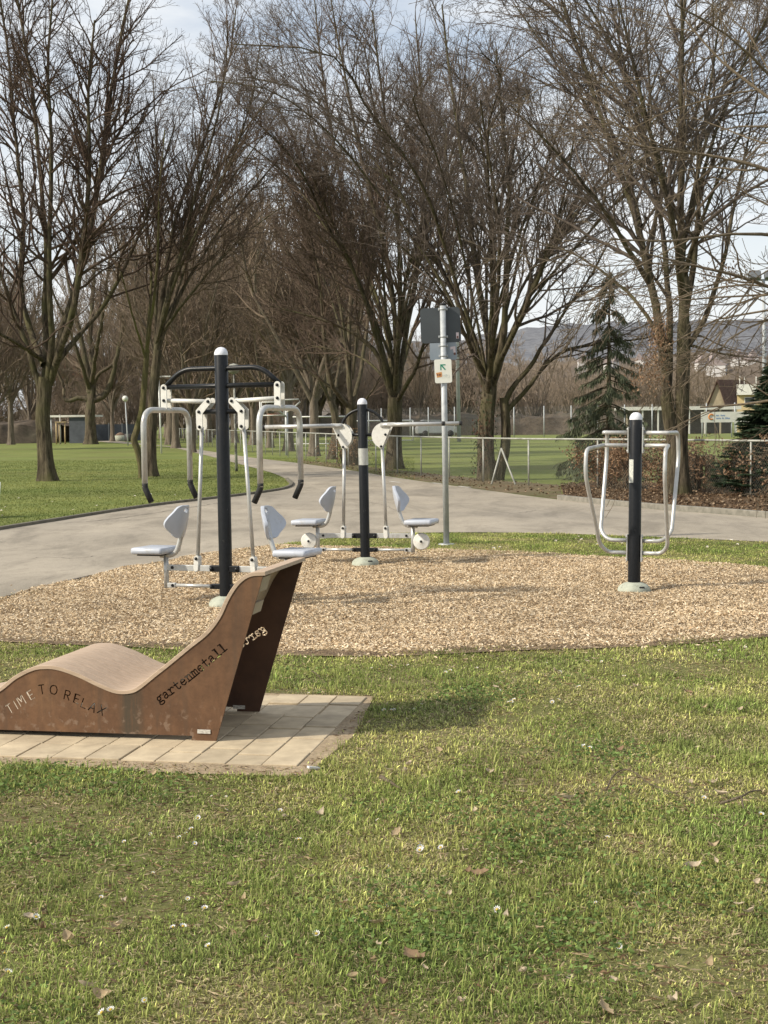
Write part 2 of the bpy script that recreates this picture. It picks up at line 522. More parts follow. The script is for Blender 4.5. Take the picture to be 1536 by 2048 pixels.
def seat_unit(root, s, wheel=False, dx=0.0):
    u = lambda a: s * (a + dx)
    mb = MB(); mb.box((u(.665), 0, .478), (.30, .35, .058), None, .024)
    for v in mb.bm.verts:
        if v.co.z > .50:
            v.co.z -= 0.010 * max(0, 1 - abs(v.co.y) / .15)
    st = mb.build('seat', M_seat, root)
    for f in st.data.polygons: f.use_smooth = True
    mb = MB(); mb.box((u(.665), 0, .442), (.22, .26, .012), None, .003); mb.build('seat_plate', M_rubber, st)
    mb = MB(); mb.tube(fillet([(u(.62), 0, .432), (u(.475), 0, .436), (u(.425), 0, .56), (u(.395), 0, .74)], .09, 8), .021, 14)
    mb.build('backrest_tube', M_silver, root)
    backrest(root, s, .425 + dx, .59)
    mb = MB(); mb.tube([(u(.568), 0, .155), (u(.568), 0, .44)], .0215, 14)
    mb.build('seat_post', M_silver, root)
    mb = MB(); mb.box(((u(.555) + s * .10) / 2, 0, .33), (abs(u(.555) - s * .10), .034, .05), None, .004)
    a = mb.build('upper_arm', M_silver, root); bolt((u(.50), -.0185, .332), a); 
    mb = MB(); mb.tube([(u(.53), 0, .18), (s * .10, 0, .18)], .0145, 12)
    a = mb.build('lower_arm', M_silver, root); 
    mb = MB(); mb.box((u(.515), 0, .18), (.075, .038, .04), None, .004); e = mb.build('arm_end', M_silver, a); bolt((u(.50), -.020, .18), e)
    for z in (.33, .18):
        mb = MB(); mb.box((s * .088, 0, z), (.10, .058, .052 if z > .2 else .042), None, .005)
        b = mb.build('bracket', M_black, root); bolt((s * .118, -.030, z), b, .018 if z > .2 else .015, .018)
    if wheel:
        mb = MB(); c = (u(.665), -.012, .272)
        mb.lathe([(0, -.022), (.012, -.022), (.03, -.020), (.034, -.017), (.055, -.019), (.060, -.016), (.078, -.018), (.088, -.014), (.09, 0), (.088, .014), (0, .018)], k=40)
        bmesh.ops.rotate(mb.bm, verts=mb.bm.verts[:], cent=(0, 0, 0), matrix=Matrix.Rotation(rad(-90), 3, 'X'))
        bmesh.ops.translate(mb.bm, verts=mb.bm.verts[:], vec=c)
        wl = mb.build('weight_disc', M_white, root); bolt((c[0], c[1] - .020, c[2]), wl)
        mb = MB(); mb.tube([(u(.568), 0, .272), (u(.665), 0, .272)], .012, 10); mb.build('disc_axle', M_silver, wl)

def plates(root, name, pts, half, bolts, dv=.034, y_th=.008, bev=.0025):
    """a pair of flat plates, front and back, with bolts in the front one"""
    for y0, y1 in ((-dv - y_th, -dv), (dv, dv + y_th)):
        mb = MB(); mb.plate(slot(pts, half) if half else pts, y0, y1, bev)
        p = mb.build(name, M_white, root)
        if y0 < 0:
            for b in bolts: bolt((b[0], y0 - .0005, b[1]), p)

# chest press station
p1 = G(453, 1216)
LEAN = lambda a: (0.0, -a)
chest = empty('fitness_machine', p1, rad(-22), (0, -0.006))
tag(chest, 'double seated chest press with black post and hanging hoop handles, behind the rusty lounger', 'fitness machine')
post_parts(chest, .0555, 2.115)
mb = MB(); mb.tube(fillet([(-.53, 0, 1.862), (-.37, 0, 2.0), (.37, 0, 2.0), (.53, 0, 1.862)], .10, 8), .0215, 14); mb.build('top_frame', M_black, chest)
mb = MB(); mb.tube([(-.53, 0, 1.855), (.53, 0, 1.855)], .0205, 14); mb.build('crossbar', M_black, chest)
mb = MB(); mb.tube([(-.205, 0, 1.642), (.205, 0, 1.642)], .021, 14); mb.build('lever_axle', M_black, chest)
for s in (-1, 1):
    plates(chest, 'hanger_plate', [(s * .53, 1.85), (s * .53, 1.675)], .030, [(s * .53, 1.85), (s * .53, 1.743)])
    plates(chest, 'lever_plate', [(s * .11, 1.727), (s * .198, 1.642), (s * .195, 1.517)], .030, [(s * .11, 1.727), (s * .198, 1.642), (s * .195, 1.517)])
    mb = MB(); mb.tube(fillet([(s * .53, -.38, 1.03), (s * .53, -.38, 1.663), (s * .53, .38, 1.663), (s * .53, .38, 1.03)], .15, 10), .0245, 16)
    hd = mb.build('handle_hoop', M_silver, chest)
    for v in (-.38, .38):
        mb = MB(); mb.tube(fillet([(s * .53, v, 1.06), (s * .53, v, 1.022), (s * .472, v, .905)], .03, 4), [.0246] * 1 + [.0246] * 6, 16)
        mb.build('grip', M_rubber, hd)
    mb = MB(); mb.tube([(s * .53, 0, 1.743), (s * .115, 0, 1.727)], .0185, 14); mb.build('tie_rod', M_white, chest)
    mb = MB(); mb.tube([(s * .195, 0, 1.517), (s * .262, 0, .40)], .0165, 14); pr = mb.build('pull_rod', M_silver, chest)
    mb = MB(); mb.plate(slot([(s * .262, .415), (s * .268, .325)], .024), -.030, .030, .004)
    ck = mb.build('clevis', M_white, pr); bolt((s * .262, -.0305, .412), ck)
    seat_unit(chest, s)

# rowing station
p2 = G(731, 1133)
rower = empty('fitness_machine', p2, rad(-17), (0, -0.010))
tag(rower, 'double rowing trainer with white discs under its seats, nearest the direction sign', 'fitness machine')
post_parts(rower, .0515, 1.735)
arch = [(0.235 * math.cos(a), 0, 1.47 + .205 * math.sin(a)) for a in [math.pi * k / 20 for k in range(21)]]
mb = MB(); mb.tube(arch, .0155, 12); mb.build('arch_bar', M_black, rower)
mb = MB(); mb.tube([(-.215, 0, 1.405), (.215, 0, 1.405)], .0165, 12); mb.build('crossbar', M_black, rower)
for s in (-1, 1):
    arc = []
    for k in range(17):
        a = rad(95 + 150 * k / 16)
        arc.append((s * (.245 + .135 * math.cos(a)), 1.395 + .135 * math.sin(a)))
    pl = [(s * .345, 1.532)] + arc + [(s * .200, 1.258), (s * .222, 1.256)]
    if s < 0: pl = list(reversed(pl))
    plates(rower, 'cam_plate', pl, None, [(s * .262, 1.405), (s * .212, 1.280)], .030, .008, .002)
    mb = MB(); mb.tube(fillet([(s * .215, -.038, 1.502), (s * .32, -.05, 1.508), (s * .43, -.36, 1.508), (s * .98, -.36, 1.508)], [.05, .14], 8), .0215, 14)
    h1 = mb.build('handle_bar', M_silver, rower)
    mb = MB(); mb.tube(fillet([(s * .215, .038, 1.502), (s * .32, .05, 1.508), (s * .43, .36, 1.508), (s * .98, .36, 1.508)], [.05, .14], 8), .0215, 14)
    h2 = mb.build('handle_bar', M_silver, rower)
    for hnd, v in ((h1, -.36), (h2, .36)):
        mb = MB(); mb.tube([(s * .97, v, 1.508), (s * .995, v, 1.508)], .0235, 14); mb.build('end_cap', M_rubber, hnd)
    mb = MB(); mb.tube([(s * .212, 0, 1.27), (s * .238, 0, .40)], .0175, 14); pr = mb.build('pull_rod', M_silver, rower)
    mb = MB(); mb.plate(slot([(s * .238, .415), (s * .242, .325)], .024), -.030, .030, .004)
    ck = mb.build('clevis', M_white, pr); bolt((s * .238, -.0305, .412), ck)
    seat_unit(rower, s, True, -0.035)
mb = MB()
mb.lathe([(.0526, 1.085), (.0526, 1.262)], k=40)
mb.build('label_plate', M_brush, rower)

# dip bar station
p3 = G(1268, 1187)
dip = empty('fitness_machine', p3, rad(-18.5), (0, 0.012))
tag(dip, 'dip bar station of four bent silver tubes around a single black post', 'fitness machine')
post_parts(dip, .0555, 1.545)
for s in (-1, 1):
    for z0, z1 in ((1.245, 1.475), (.285, .525)):
        mb = MB(); mb.box((s * .064, 0, (z0 + z1) / 2), (.012, .058, z1 - z0), None, .004)
        mp = mb.build('mounting_plate', M_silver, dip)
        for z in (z0 + .02, z1 - .02):
            mb = MB(); mb.lathe([(.011, 0), (.009, .008), (0, .010)], k=10)
            bmesh.ops.rotate(mb.bm, verts=mb.bm.verts[:], cent=(0, 0, 0), matrix=Matrix.Rotation(s * rad(90), 3, 'Y'))
            bmesh.ops.translate(mb.bm, verts=mb.bm.verts[:], vec=(s * .070, -.012, z)); mb.build('bolt', M_silver, mp)
    front = [(s * .06, 0, 1.313), (s * .285, 0, 1.313), (s * .318 - (.045 if s < 0 else 0), -.40, 1.285), (s * .318 - (.045 if s < 0 else 0), -.43, 1.06), (s * .30, -.06, .435), (s * .24, 0, .362), (s * .06, 0, .362)]
    back = [(s * .06, .008, 1.425), (s * .285, .008, 1.425), (s * .318, .36, 1.425), (s * .325, .38, 1.20), (s * .315, .06, .545), (s * .24, .008, .470), (s * .06, .008, .470)]
    for pts in (front, back):
        mb = MB(); mb.tube(fillet(pts, [.018, .07, .09, .09, .07], 7), .0178, 14); mb.build('dip_bar', M_silver, dip)
M_lab = mat('sticker_panel', (0.62, 0.62, 0.54), (0.40, 0.42, 0.40), 60, 0.5)
pv = []
mb = MB()
ang = [rad(195 + 65 * k / 10) for k in range(11)]
rws = [[mb.bm.verts.new((.0563 * math.cos(a), .0563 * math.sin(a), z)) for a in ang] for z in (.985, 1.19)]
for j in range(10): mb.bm.faces.new((rws[0][j], rws[0][j + 1], rws[1][j + 1], rws[1][j]))
mb.build('label_plate', M_lab, dip)
# ------------------------------------------------------------------ weathered steel lounger
def corten():
    m, nt, bs, N, L = nodes_of('weathered_steel')
    n1 = noise_node(nt, 3.0, 6, 0.65)
    n2 = noise_node(nt, 26, 6, 0.7)
    n3 = noise_node(nt, 1.0, 4, 0.6, (16, 16, 0.8))
    c = ramp_node(nt, n1.outputs['Fac'], [(0.3, (0.098, 0.051, 0.027)), (0.55, (0.148, 0.078, 0.040)), (0.75, (0.198, 0.106, 0.052))]).outputs[0]
    r2 = ramp_node(nt, n2.outputs['Fac'], [(0.3, 0.78), (0.6, 1.08), (0.8, 1.25)])
    c = mix_node(nt, 1.0, c, r2.outputs[0], 'MULTIPLY')
    r3 = ramp_node(nt, n3.outputs['Fac'], [(0.52, 0.0), (0.72, 0.55)])
    c = mix_node(nt, r3.outputs[0], c, (0.085, 0.055, 0.035))
    # dark run-off streaks under the low point of the seat and pale scuffs near the ground
    tc = N.new('ShaderNodeTexCoord'); sp = N.new('ShaderNodeSeparateXYZ'); L.new(tc.outputs['Object'], sp.inputs[0])
    def band(out, c0, w):
        a = N.new('ShaderNodeMath'); a.operation = 'SUBTRACT'; L.new(out, a.inputs[0]); a.inputs[1].default_value = c0
        b = N.new('ShaderNodeMath'); b.operation = 'ABSOLUTE'; L.new(a.outputs[0], b.inputs[0])
        d = N.new('ShaderNodeMapRange'); d.inputs[1].default_value = w; d.inputs[2].default_value = w * 0.35; d.inputs[3].default_value = 0; d.inputs[4].default_value = 1
        L.new(b.outputs[0], d.inputs[0]); return d.outputs[0]
    st = noise_node(nt, 1.0, 5, 0.7, (60, 60, 2.5))
    sr = ramp_node(nt, st.outputs['Fac'], [(0.30, 0.0), (0.50, 1.0)])
    mm = N.new('ShaderNodeMath'); mm.operation = 'MULTIPLY'; L.new(band(sp.outputs[0], -0.43, 0.075), mm.inputs[0]); L.new(sr.outputs[0], mm.inputs[1])
    mm2 = N.new('ShaderNodeMath'); mm2.operation = 'MULTIPLY'; L.new(mm.outputs[0], mm2.inputs[0]); mm2.inputs[1].default_value = 0.7
    c = mix_node(nt, mm2.outputs[0], c, (0.050, 0.048, 0.034))
    sc = noise_node(nt, 22, 3, 0.6)
    rs = ramp_node(nt, sc.outputs['Fac'], [(0.56, 0.0), (0.66, 0.55)])
    mm3 = N.new('ShaderNodeMath'); mm3.operation = 'MULTIPLY'; L.new(rs.outputs[0], mm3.inputs[0]); L.new(band(sp.outputs[2], 0.04, 0.16), mm3.inputs[1])
    c = mix_node(nt, mm3.outputs[0], c, (0.26, 0.185, 0.13))
    L.new(c, bs.inputs['Base Color'])
    bs.inputs['Roughness'].default_value = 0.72
    bs.inputs['Specular IOR Level'].default_value = 0.3
    bump_node(nt, bs, n2.outputs['Fac'], 0.12, 0.003)
    return m
M_corten = corten()
M_slat = mat('weathered_larch', (0.49, 0.37, 0.265), (0.36, 0.265, 0.185), 5, 0.7, 0, 0.15, 0.002, (1.2, 14, 14), 0.3, 0.7)
M_beam = mat('pale_beam', (0.40, 0.33, 0.24), (0.30, 0.24, 0.17), 6, 0.8)

L_O = G(432, 1488)
L_E = G(0, 1468)
Lx = (L_O - L_E); Lx.z = 0; Lx.normalize()
Ly = Vector((-Lx.y, Lx.x, 0))
far_c = G(511, 1428) - L_O; far_c.z = 0
LW = far_c.length
Ly = (Ly * .35 + far_c.normalized() * .65).normalized()
Lx = Vector((Ly.y, -Ly.x, 0))
def lp(px, py, off=0.0):
    q = on_plane(px, py, L_O + Ly * off, Ly) - L_O
    return Vector((q.dot(Lx), q.z))
lounger = empty('lounger', L_O, math.atan2(Lx.y, Lx.x))
tag(lounger, 'rusty weathered steel lounger with curved wooden seat and cut out lettering, on a paved pad', 'lounger')

prof_px = [(0, 1389.5), (33, 1364), (66, 1347.4), (88.5, 1344), (115, 1346), (155, 1359.6), (199, 1380.6), (232, 1392.8), (261, 1392.8), (281, 1384), (310, 1360.7), (340, 1337), (380, 1304), (417, 1274), (442, 1241), (460, 1203), (479, 1175), (500, 1160), (526, 1157)]
prof = [lp(*q) for q in prof_px]
x0, h0 = prof[0]
prof = [Vector((x0 - .62, .075)), Vector((x0 - .45, .085)), Vector((x0 - .28, .115)), Vector((x0 - .13, h0 - .062))] + prof
top = smooth_line([(p.x, p.y, 0) for p in prof], 5)
top = [(p.x, p.y) for p in top]
foot_x = top[0][0]
HEAD = lp(526, 1157)
outline = list(top) + [(0.0, 0.0), (lp(383, 1486).x, 0.0), (lp(383, 1486).x + .004, 0.022), (foot_x + .16, 0.022), (foot_x + .155, 0.0), (foot_x, 0.0)]

GLYPH = {
 'g': [[(.17, .17), (.10, .24), (.10, .35), (.17, .43), (.27, .44), (.36, .38), (.37, .27), (.31, .18), (.21, .165)], [(.35, .39), (.42, .45), (.52, .45)], [(.17, .16), (.10, .10), (.14, .035), (.36, .02), (.47, -.05), (.44, -.16), (.28, -.21), (.12, -.18), (.05, -.10), (.08, -.01)]],
 'a': [[(.09, .36), (.17, .44), (.30, .44), (.38, .36), (.38, .06), (.44, 0), (.52, .02)], [(.36, .25), (.20, .24), (.09, .17), (.08, .08), (.15, .0), (.26, .01), (.35, .09)]],
 'r': [[(.16, .0), (.16, .44)], [(.05, .44), (.16, .44)], [(.04, 0), (.32, 0)], [(.19, .30), (.28, .42), (.39, .445), (.48, .40), (.49, .35)]],
 't': [[(.20, .62), (.20, .10), (.27, .01), (.37, .0), (.45, .06)], [(.05, .43), (.16, .43)], [(.24, .43), (.44, .43)]],
 'e': [[(.11, .24), (.42, .24), (.42, .33), (.33, .43), (.21, .44), (.10, .35)], [(.07, .27), (.08, .12), (.17, .01), (.31, .0), (.44, .08)]],
 'n': [[(.13, 0), (.13, .44)], [(.03, .44), (.13, .44)], [(.03, 0), (.23, 0)], [(.16, .33), (.25, .43), (.35, .43), (.41, .34), (.41, 0)], [(.32, 0), (.51, 0)]],
 'm': [[(.06, 0), (.06, .44)], [(-.02, .44), (.06, .44)], [(-.02, 0), (.13, 0)], [(.08, .36), (.15, .44), (.22, .42), (.26, .34), (.26, 0)], [(.21, 0), (.33, 0)], [(.29, .36), (.37, .44), (.44, .42), (.47, .34), (.47, 0)], [(.41, 0), (.56, 0)]],
 'l': [[(.12, .66), (.28, .66), (.28, 0)], [(.07, 0), (.24, 0)], [(.32, 0), (.49, 0)]],
 'T': [[(-.30, .5), (.30, .5)], [(0, .5), (0, -.5)]],
 'I': [[(0, -.5), (0, .5)]],
 'M': [[(-.38, -.5), (-.38, .5)], [(.38, -.5), (.38, .5)], [(-.22, .5), (0, -.12)], [(.22, .5), (.05, .02)]],
 'E': [[(.28, .5), (-.25, .5), (-.25, -.5), (.28, -.5)], [(-.20, 0), (.22, 0)]],
 'O': [[(-.04, .5), (-.28, .40), (-.40, .12), (-.40, -.12), (-.28, -.40), (-.04, -.5)], [(.12, .5), (.30, .38), (.40, .12), (.40, -.12), (.30, -.38), (.12, -.5)]],
 'R': [[(-.28, -.5), (-.28, .5)], [(-.18, .5), (.16, .5), (.29, .36), (.29, .14), (.16, .0), (-.16, .0)], [(.02, -.04), (.32, -.5)]],
 'L': [[(-.25, .5), (-.25, -.5), (.28, -.5)]],
 'A': [[(-.36, -.5), (-.03, .42)], [(.04, .5), (.36, -.5)], [(-.16, -.16), (.22, -.16)]],
 'X': [[(-.33, .5), (.33, -.5)], [(-.33, -.5), (-.05, -.06)], [(.05, .06), (.33, .5)]],
}
def stroke_mesh(mb, items, y0, y1):
    """items: (char, origin(x,z), dir, up, size, thickness)"""
    for ch, o, d, u, size, th in items:
        for line in GLYPH[ch]:
            pts = [Vector(o) + d * (a * size) + u * (b * size) for a, b in line]
            if len(pts) > 3:
                pts = [p.to_2d() for p in smooth_line([(p.x, p.y, 0) for p in pts], 2)] if ch in 'gaerntmOR' else pts
            # one ribbon polygon per stroke
            n = len(pts)
            lft, rgt = [], []
            for i, p in enumerate(pts):
                t = (pts[min(i + 1, n - 1)] - pts[max(i - 1, 0)]).normalized()
                sc = 1.0
                if 0 < i < n - 1:
                    sc = 1 / max(.55, t.dot((p - pts[i - 1]).normalized()))
                q = p - t * th * .5 if i == 0 else (p + t * th * .5 if i == n - 1 else p)
                nr = Vector((-t.y, t.x)) * th * .5 * sc
                lft.append(q + nr); rgt.append(q - nr)
            for i in range(n - 1):
                quad = [lft[i], lft[i + 1], rgt[i + 1], rgt[i]]
                a = [mb.bm.verts.new((p.x, y0, p.y)) for p in quad]
                b = [mb.bm.verts.new((p.x, y1, p.y)) for p in quad]
                mb.bm.faces.new(a); mb.bm.faces.new(list(reversed(b)))
                for k in range(4):
                    mb.bm.faces.new((a[k], b[k], b[(k + 1) % 4], a[(k + 1) % 4]))

M_corten_dark = mat('shaded_steel', (0.062, 0.032, 0.020), (0.10, 0.050, 0.029), 6, 0.8, 0, .1, .003)  # darker copy of the panel steel, interior shade painted into its colour
def cut_panel(name, y0, y1, items, m):
    mb = MB(); mb.plate(outline, y0, y1)
    o = mb.build(name, m, lounger)
    mb = MB(); stroke_mesh(mb, items, y0 - .05, y1 + .05)
    cutter = mb.build('cutter', None)
    cutter.matrix_world = lounger.matrix_basis
    cutter.parent = lounger; cutter.matrix_parent_inverse = Matrix.Identity(4); cutter.matrix_basis = Matrix.Identity(4)
    md = o.modifiers.new('cut', 'BOOLEAN'); md.operation = 'DIFFERENCE'; md.solver = 'EXACT'; md.use_self = True; md.object = cutter
    dg = bpy.context.evaluated_depsgraph_get(); dg.update()
    me = bpy.data.meshes.new_from_object(o.evaluated_get(dg))
    o.modifiers.clear(); o.data = me
    bpy.data.objects.remove(cutter, do_unlink=True)
    print('CUT', name, len(me.polygons))
    return o

PT = 0.009
near_items = []
def ang(a): 
    return Vector((math.cos(rad(a)), math.sin(rad(a)))), Vector((-math.sin(rad(a)), math.cos(rad(a))))
for ch, zx, zy, a in (('T', 85, 735, 31), ('I', 140, 702, 31), ('M', 190, 664, 31), ('E', 276, 612, 30), ('T', 378, 562, 8), ('O', 485, 566, -4), ('R', 607, 614, -14), ('E', 692, 647, -17), ('L', 760, 690, -20), ('A', 838, 722, -24), ('X', 920, 750, -28)):
    d, u = ang(a)
    near_items.append((ch, lp(zx / 4.518, 1260 + zy / 4.518), d, u, .043, .0058))
pa, pb = lp(620 / 1.92, 1050 + 690 / 1.92), lp(862 / 1.92, 1050 + 497 / 1.92)
word = 'gartenmetall'
for k, ch in enumerate(word):
    t = k / 11
    a = 37 + 4 * t
    d, u = ang(a)
    o = pa.lerp(pb, t) + u * (-.006 * math.sin(t * math.pi)) - d * .015
    near_items.append((ch, o, d, u, .064, .0068))
cut_panel('side_panel', 0.0, PT, near_items, M_corten)
mb = MB(); stroke_mesh(mb, near_items[:4], .0022, PT)  # added pale inlays imitate light showing through the first word's cut-outs
mb.build('lit_letter_inlay', mat('painted_letter_light', (.70, .60, .48), (.58, .48, .36), 40, .8), lounger)
far_items = []
qa, qb = lp(534, 1266, LW), lp(499, 1290, LW)
dd = (qb - qa).normalized(); uu = Vector((dd.y, -dd.x))
if uu.y < 0: uu = -uu
for k, ch in enumerate(word):
    far_items.append((ch, qa + dd * (.036 * k), dd, uu, .064, .0072))
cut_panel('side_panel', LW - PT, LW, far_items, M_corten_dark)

# curved wooden strips along the seat
ns = len(top)
nrm = []
for i in range(ns):
    a, b = top[max(i - 1, 0)], top[min(i + 1, ns - 1)]
    t = Vector((b[0] - a[0], b[1] - a[1])).normalized()
    nrm.append(Vector((-t.y, t.x)))
mb = MB()
K = 9
for j in range(K):
    ya = -.004 + (LW + .008) * j / K + (.0010 if j else 0)
    yb = -.004 + (LW + .008) * (j + 1) / K - (.0010 if j < K - 1 else 0)
    secs = []
    for i in range(ns):
        c = Vector(top[i])
        if i == ns - 1: c = c + Vector((.012, 0))
        lo, hi = c + nrm[i] * .001, c + nrm[i] * .019
        m = .0012
        secs.append([mb.bm.verts.new(v) for v in ((lo.x, ya, lo.y), (c.x + nrm[i].x * .0165, ya, c.y + nrm[i].y * .0165), (hi.x, ya + m, hi.y), (hi.x, yb - m, hi.y), (c.x + nrm[i].x * .0165, yb, c.y + nrm[i].y * .0165), (lo.x, yb, lo.y))])
    for a, b in zip(secs, secs[1:]):
        for q in range(6):
            mb.bm.faces.new((a[q], a[(q + 1) % 6], b[(q + 1) % 6], b[q]))
    mb.bm.faces.new(secs[0]); mb.bm.faces.new(list(reversed(secs[-1])))
seat_o = mb.build('seat', M_slat, lounger)

# cross beams between the panels
for (t0, t1, dp) in ((.015, .105, .022), (.17, .24, .03)):
    a, b = HEAD * (1 - t0), HEAD * (1 - t1)
    mb = MB(); n = Vector((-HEAD.y, HEAD.x)).normalized()
    mb.plate([(a.x + n.x * .006, a.y), (b.x + n.x * .006, b.y), (b.x + n.x * (.006 + dp), b.y), (a.x + n.x * (.006 + dp), a.y)], PT + .002, PT + .17)
    mb.build('cross_beam', M_beam, lounger)
for i in (20, 40, 62):
    c = Vector(top[i]) - nrm[i] * .03
    mb = MB(); mb.box((c.x, LW / 2, c.y), (.05, LW - 2 * PT - .004, .03)); mb.build('cross_beam', M_beam, lounger)
M_plaque = mat('white_plaque', (0.62, 0.60, 0.54), (0.35, 0.33, 0.29), 60, 0.5, 0, 0, 0.01, (1, 1, 4), .45, .6)
for off, q in ((-.0025, (408, 1469)), (LW - PT - .0025, (478, 1419.5))):
    c = lp(q[0], q[1], off)
    mb = MB(); mb.box((c.x, off, c.y), (.066, .004, .019), None, .001); mb.build('plaque', M_plaque, lounger)

# paved pad
PA = G(595, 1537)
PX = (G(595, 1537) - G(0, 1517)); PX.z = 0; PX.normalize()
PYv = (G(735, 1398) - PA); PYv.z = 0
PDEP = PYv.length
PYv.normalize()
M_paver = mat('sandstone_paver', (0.54, 0.445, 0.30), (0.36, 0.29, 0.195), 9, 0.88, 0, 0.5, 0.006, None, 0.3, 0.7, 8)
nt = M_paver.node_tree; bs = nt.nodes['Principled BSDF']; src = bs.inputs['Base Color'].links[0].from_socket
ge = nt.nodes.new('ShaderNodeNewGeometry'); rp = ramp_node(nt, ge.outputs['Random Per Island'], [(0.0, 0.80), (0.5, 1.0), (1.0, 1.12)])
nt.links.new(mix_node(nt, 1.0, src, rp.outputs[0], 'MULTIPLY'), bs.inputs['Base Color'])
pav = MB()
r_ = random.Random(3)
cw = 0.168
PADLEN = 14 * cw
for c in range(14):
    y = -r_.uniform(0, .0) if c else 0
    start = r_.choice([0.29, 0.33, 0.31]) if c % 2 == 0 else r_.choice([.31, .2])
    cuts = [0.0]
    while cuts[-1] < PDEP - .12:
        cuts.append(min(PDEP, cuts[-1] + (start if len(cuts) == 1 else r_.uniform(.27, .32))))
    cuts[-1] = PDEP
    for a, b in zip(cuts, cuts[1:]):
        ctr = PA - PX * (cw * (c + .5)) + PYv * ((a + b) / 2)
        z = r_.uniform(-.004, .004)
        rot = Matrix(((PX.x, PYv.x, 0), (PX.y, PYv.y, 0), (0, 0, 1)))
        pav.box((ctr.x, ctr.y, -.02 + z + .003), (cw - r_.uniform(.005, .009), b - a - r_.uniform(.010, .018), .06), rot @ Matrix.Rotation(r_.uniform(-.008, .008), 3, 'Z'), .004)
o = pav.build('paved_pad', M_paver)
tag(o, kind='structure')
lounger.location.z = 0.014
PAD = [PA + PX * .03 - PYv * .03, PA + PX * .03 + PYv * (PDEP + .02), PA - PX * PADLEN + PYv * (PDEP + .02), PA - PX * PADLEN - PYv * .03]
M_sand = ground_mat('joint_sand', [(0.30, 0.23, 0.15), (0.38, 0.30, 0.20)], 3, 60, 0.4)
PADS = [PA + PX * .07 - PYv * .17, PA + PX * .12 + PYv * (PDEP * .4), PA + PX * .03 + PYv * (PDEP + .05), PA - PX * PADLEN + PYv * (PDEP + .10), PA - PX * PADLEN - PYv * .20, PA - PX * 1.2 - PYv * .13, PA - PX * .5 - PYv * .20]
sheet('sand_margin', PADS, 0.0075, M_sand)

# ------------------------------------------------------------------ direction sign on its pole
s0 = G(893, 1090)
sign = empty('signpost', s0, 0, (0, -0.008))
tag(sign, 'galvanised signpost with two dark sign backs and a white board with a green arrow', 'signpost')
mb = MB(); mb.tube([(0, 0, 0), (0, 0, 2.965)], .0365, 20); mb.build('pole', M_galv, sign)
mb = MB(); mb.lathe([(0, 2.967), (.038, 2.967), (.038, 2.985), (.03, 2.995), (0, 2.997)], k=20); mb.build('cap', M_rubber, sign)
mb = MB(); mb.lathe([(.10, -.01), (.10, .014), (.095, .018), (.037, .018)], k=24); mb.build('base_flange', M_galv, sign)
def rrect(cx, cz, w, h, r, n=5):
    out = []
    for (sx, sz, a0) in ((1, 1, 0), (-1, 1, 90), (-1, -1, 180), (1, -1, 270)):
        for k in range(n + 1):
            a = rad(a0 + 90 * k / n)
            out.append((cx + sx * (w / 2 - r) + r * math.cos(a), cz + sz * (h / 2 - r) + r * math.sin(a)))
    return out
def hgt(y): return (1090 - y) / 160.6
M_signback = mat('dark_sign_back', (0.060, 0.070, 0.077), (0.050, 0.058, 0.064), 3, 0.6)
M_signgrey = mat('grey_sign_back', (0.27, 0.31, 0.35), (0.22, 0.26, 0.30), 4, 0.5)
M_signwhite = mat('white_sign', (0.80, 0.80, 0.72), (0.74, 0.74, 0.66), 4, 0.5)
M_green = mat('green_arrow', (0.02, 0.22, 0.14), (0.03, 0.26, 0.17), 8, 0.6)
M_stick_o = mat('orange_sticker', (0.55, 0.20, 0.05), (0.62, 0.34, 0.12), 40, 0.6)
M_stick_d = mat('dark_sticker', (0.10, 0.05, 0.04), (0.2, 0.08, 0.06), 40, 0.6)
M_stick_p = mat('pink_sticker', (0.70, 0.60, 0.62), (0.60, 0.50, 0.52), 40, 0.6)
tilt = rad(1.5)
def board(name, cx, cz, w, h, y, m, r=.03, rot=0.0, th=.004):
    mb = MB(); mb.plate(rrect(0, 0, w, h, r), y, y + th, .001)
    o = mb.build(name, m, sign); o.location = (cx, 0, cz); o.rotation_euler = (0, rot, 0)
    return o
b1 = board('sign_panel', -.030, hgt(652), .495, .435, .048, M_signback, .045, -tilt)
b1['label'] = 'large dark grey sign back'
b2 = board('sign_panel', .000, hgt(703.5), .335, .215, .048, M_signgrey, .022, -tilt * .3)
b2['label'] = 'smaller pale grey sign back'
b3 = board('sign_panel', -.010, hgt(743.5), .212, .292, -.052, M_signwhite, .022, rad(-1.5))
b3['label'] = 'white board with green arrow'
def deco(name, poly, y, m, par):
    mb = MB(); mb.plate(poly, y - .0015, y); return mb.build(name, m, par)
# green arrow pointing up and to the left
ar = deco('arrow', [(-.034, .084), (.032, .084), (.032, .070), (-.006, .070), (.034, .020), (.022, .010), (-.020, .060), (-.020, .012), (-.034, .012)], -.0522, M_green, b3)
st_ = deco('sticker', [(-.088, -.020), (-.018, -.008), (-.014, -.068), (-.078, -.078)], -.0522, M_stick_o, b3)
for q in ([(-.078, -.034), (-.062, -.031), (-.060, -.052), (-.075, -.055)], [(-.052, -.030), (-.030, -.034), (-.034, -.05), (-.050, -.062)]):
    deco('print', q, -.0539, M_stick_d, st_)
bk = MB()
for c in (-.004, .052):
    rng_ = [(c + .020 * math.cos(a) + .002, -.066 + .020 * math.sin(a)) for a in [2 * math.pi * k / 16 for k in range(17)]]
    bk.tube([(x, -.0525, z) for x, z in rng_], .0016, 5)
bk.tube([(-.002, -.0525, -.066), (.014, -.0525, -.040), (.040, -.0525, -.040), (.052, -.0525, -.066)], .0016, 5)
bk.tube([(.014, -.0525, -.040), (.024, -.0525, -.066), (.040, -.0525, -.040)], .0016, 5)
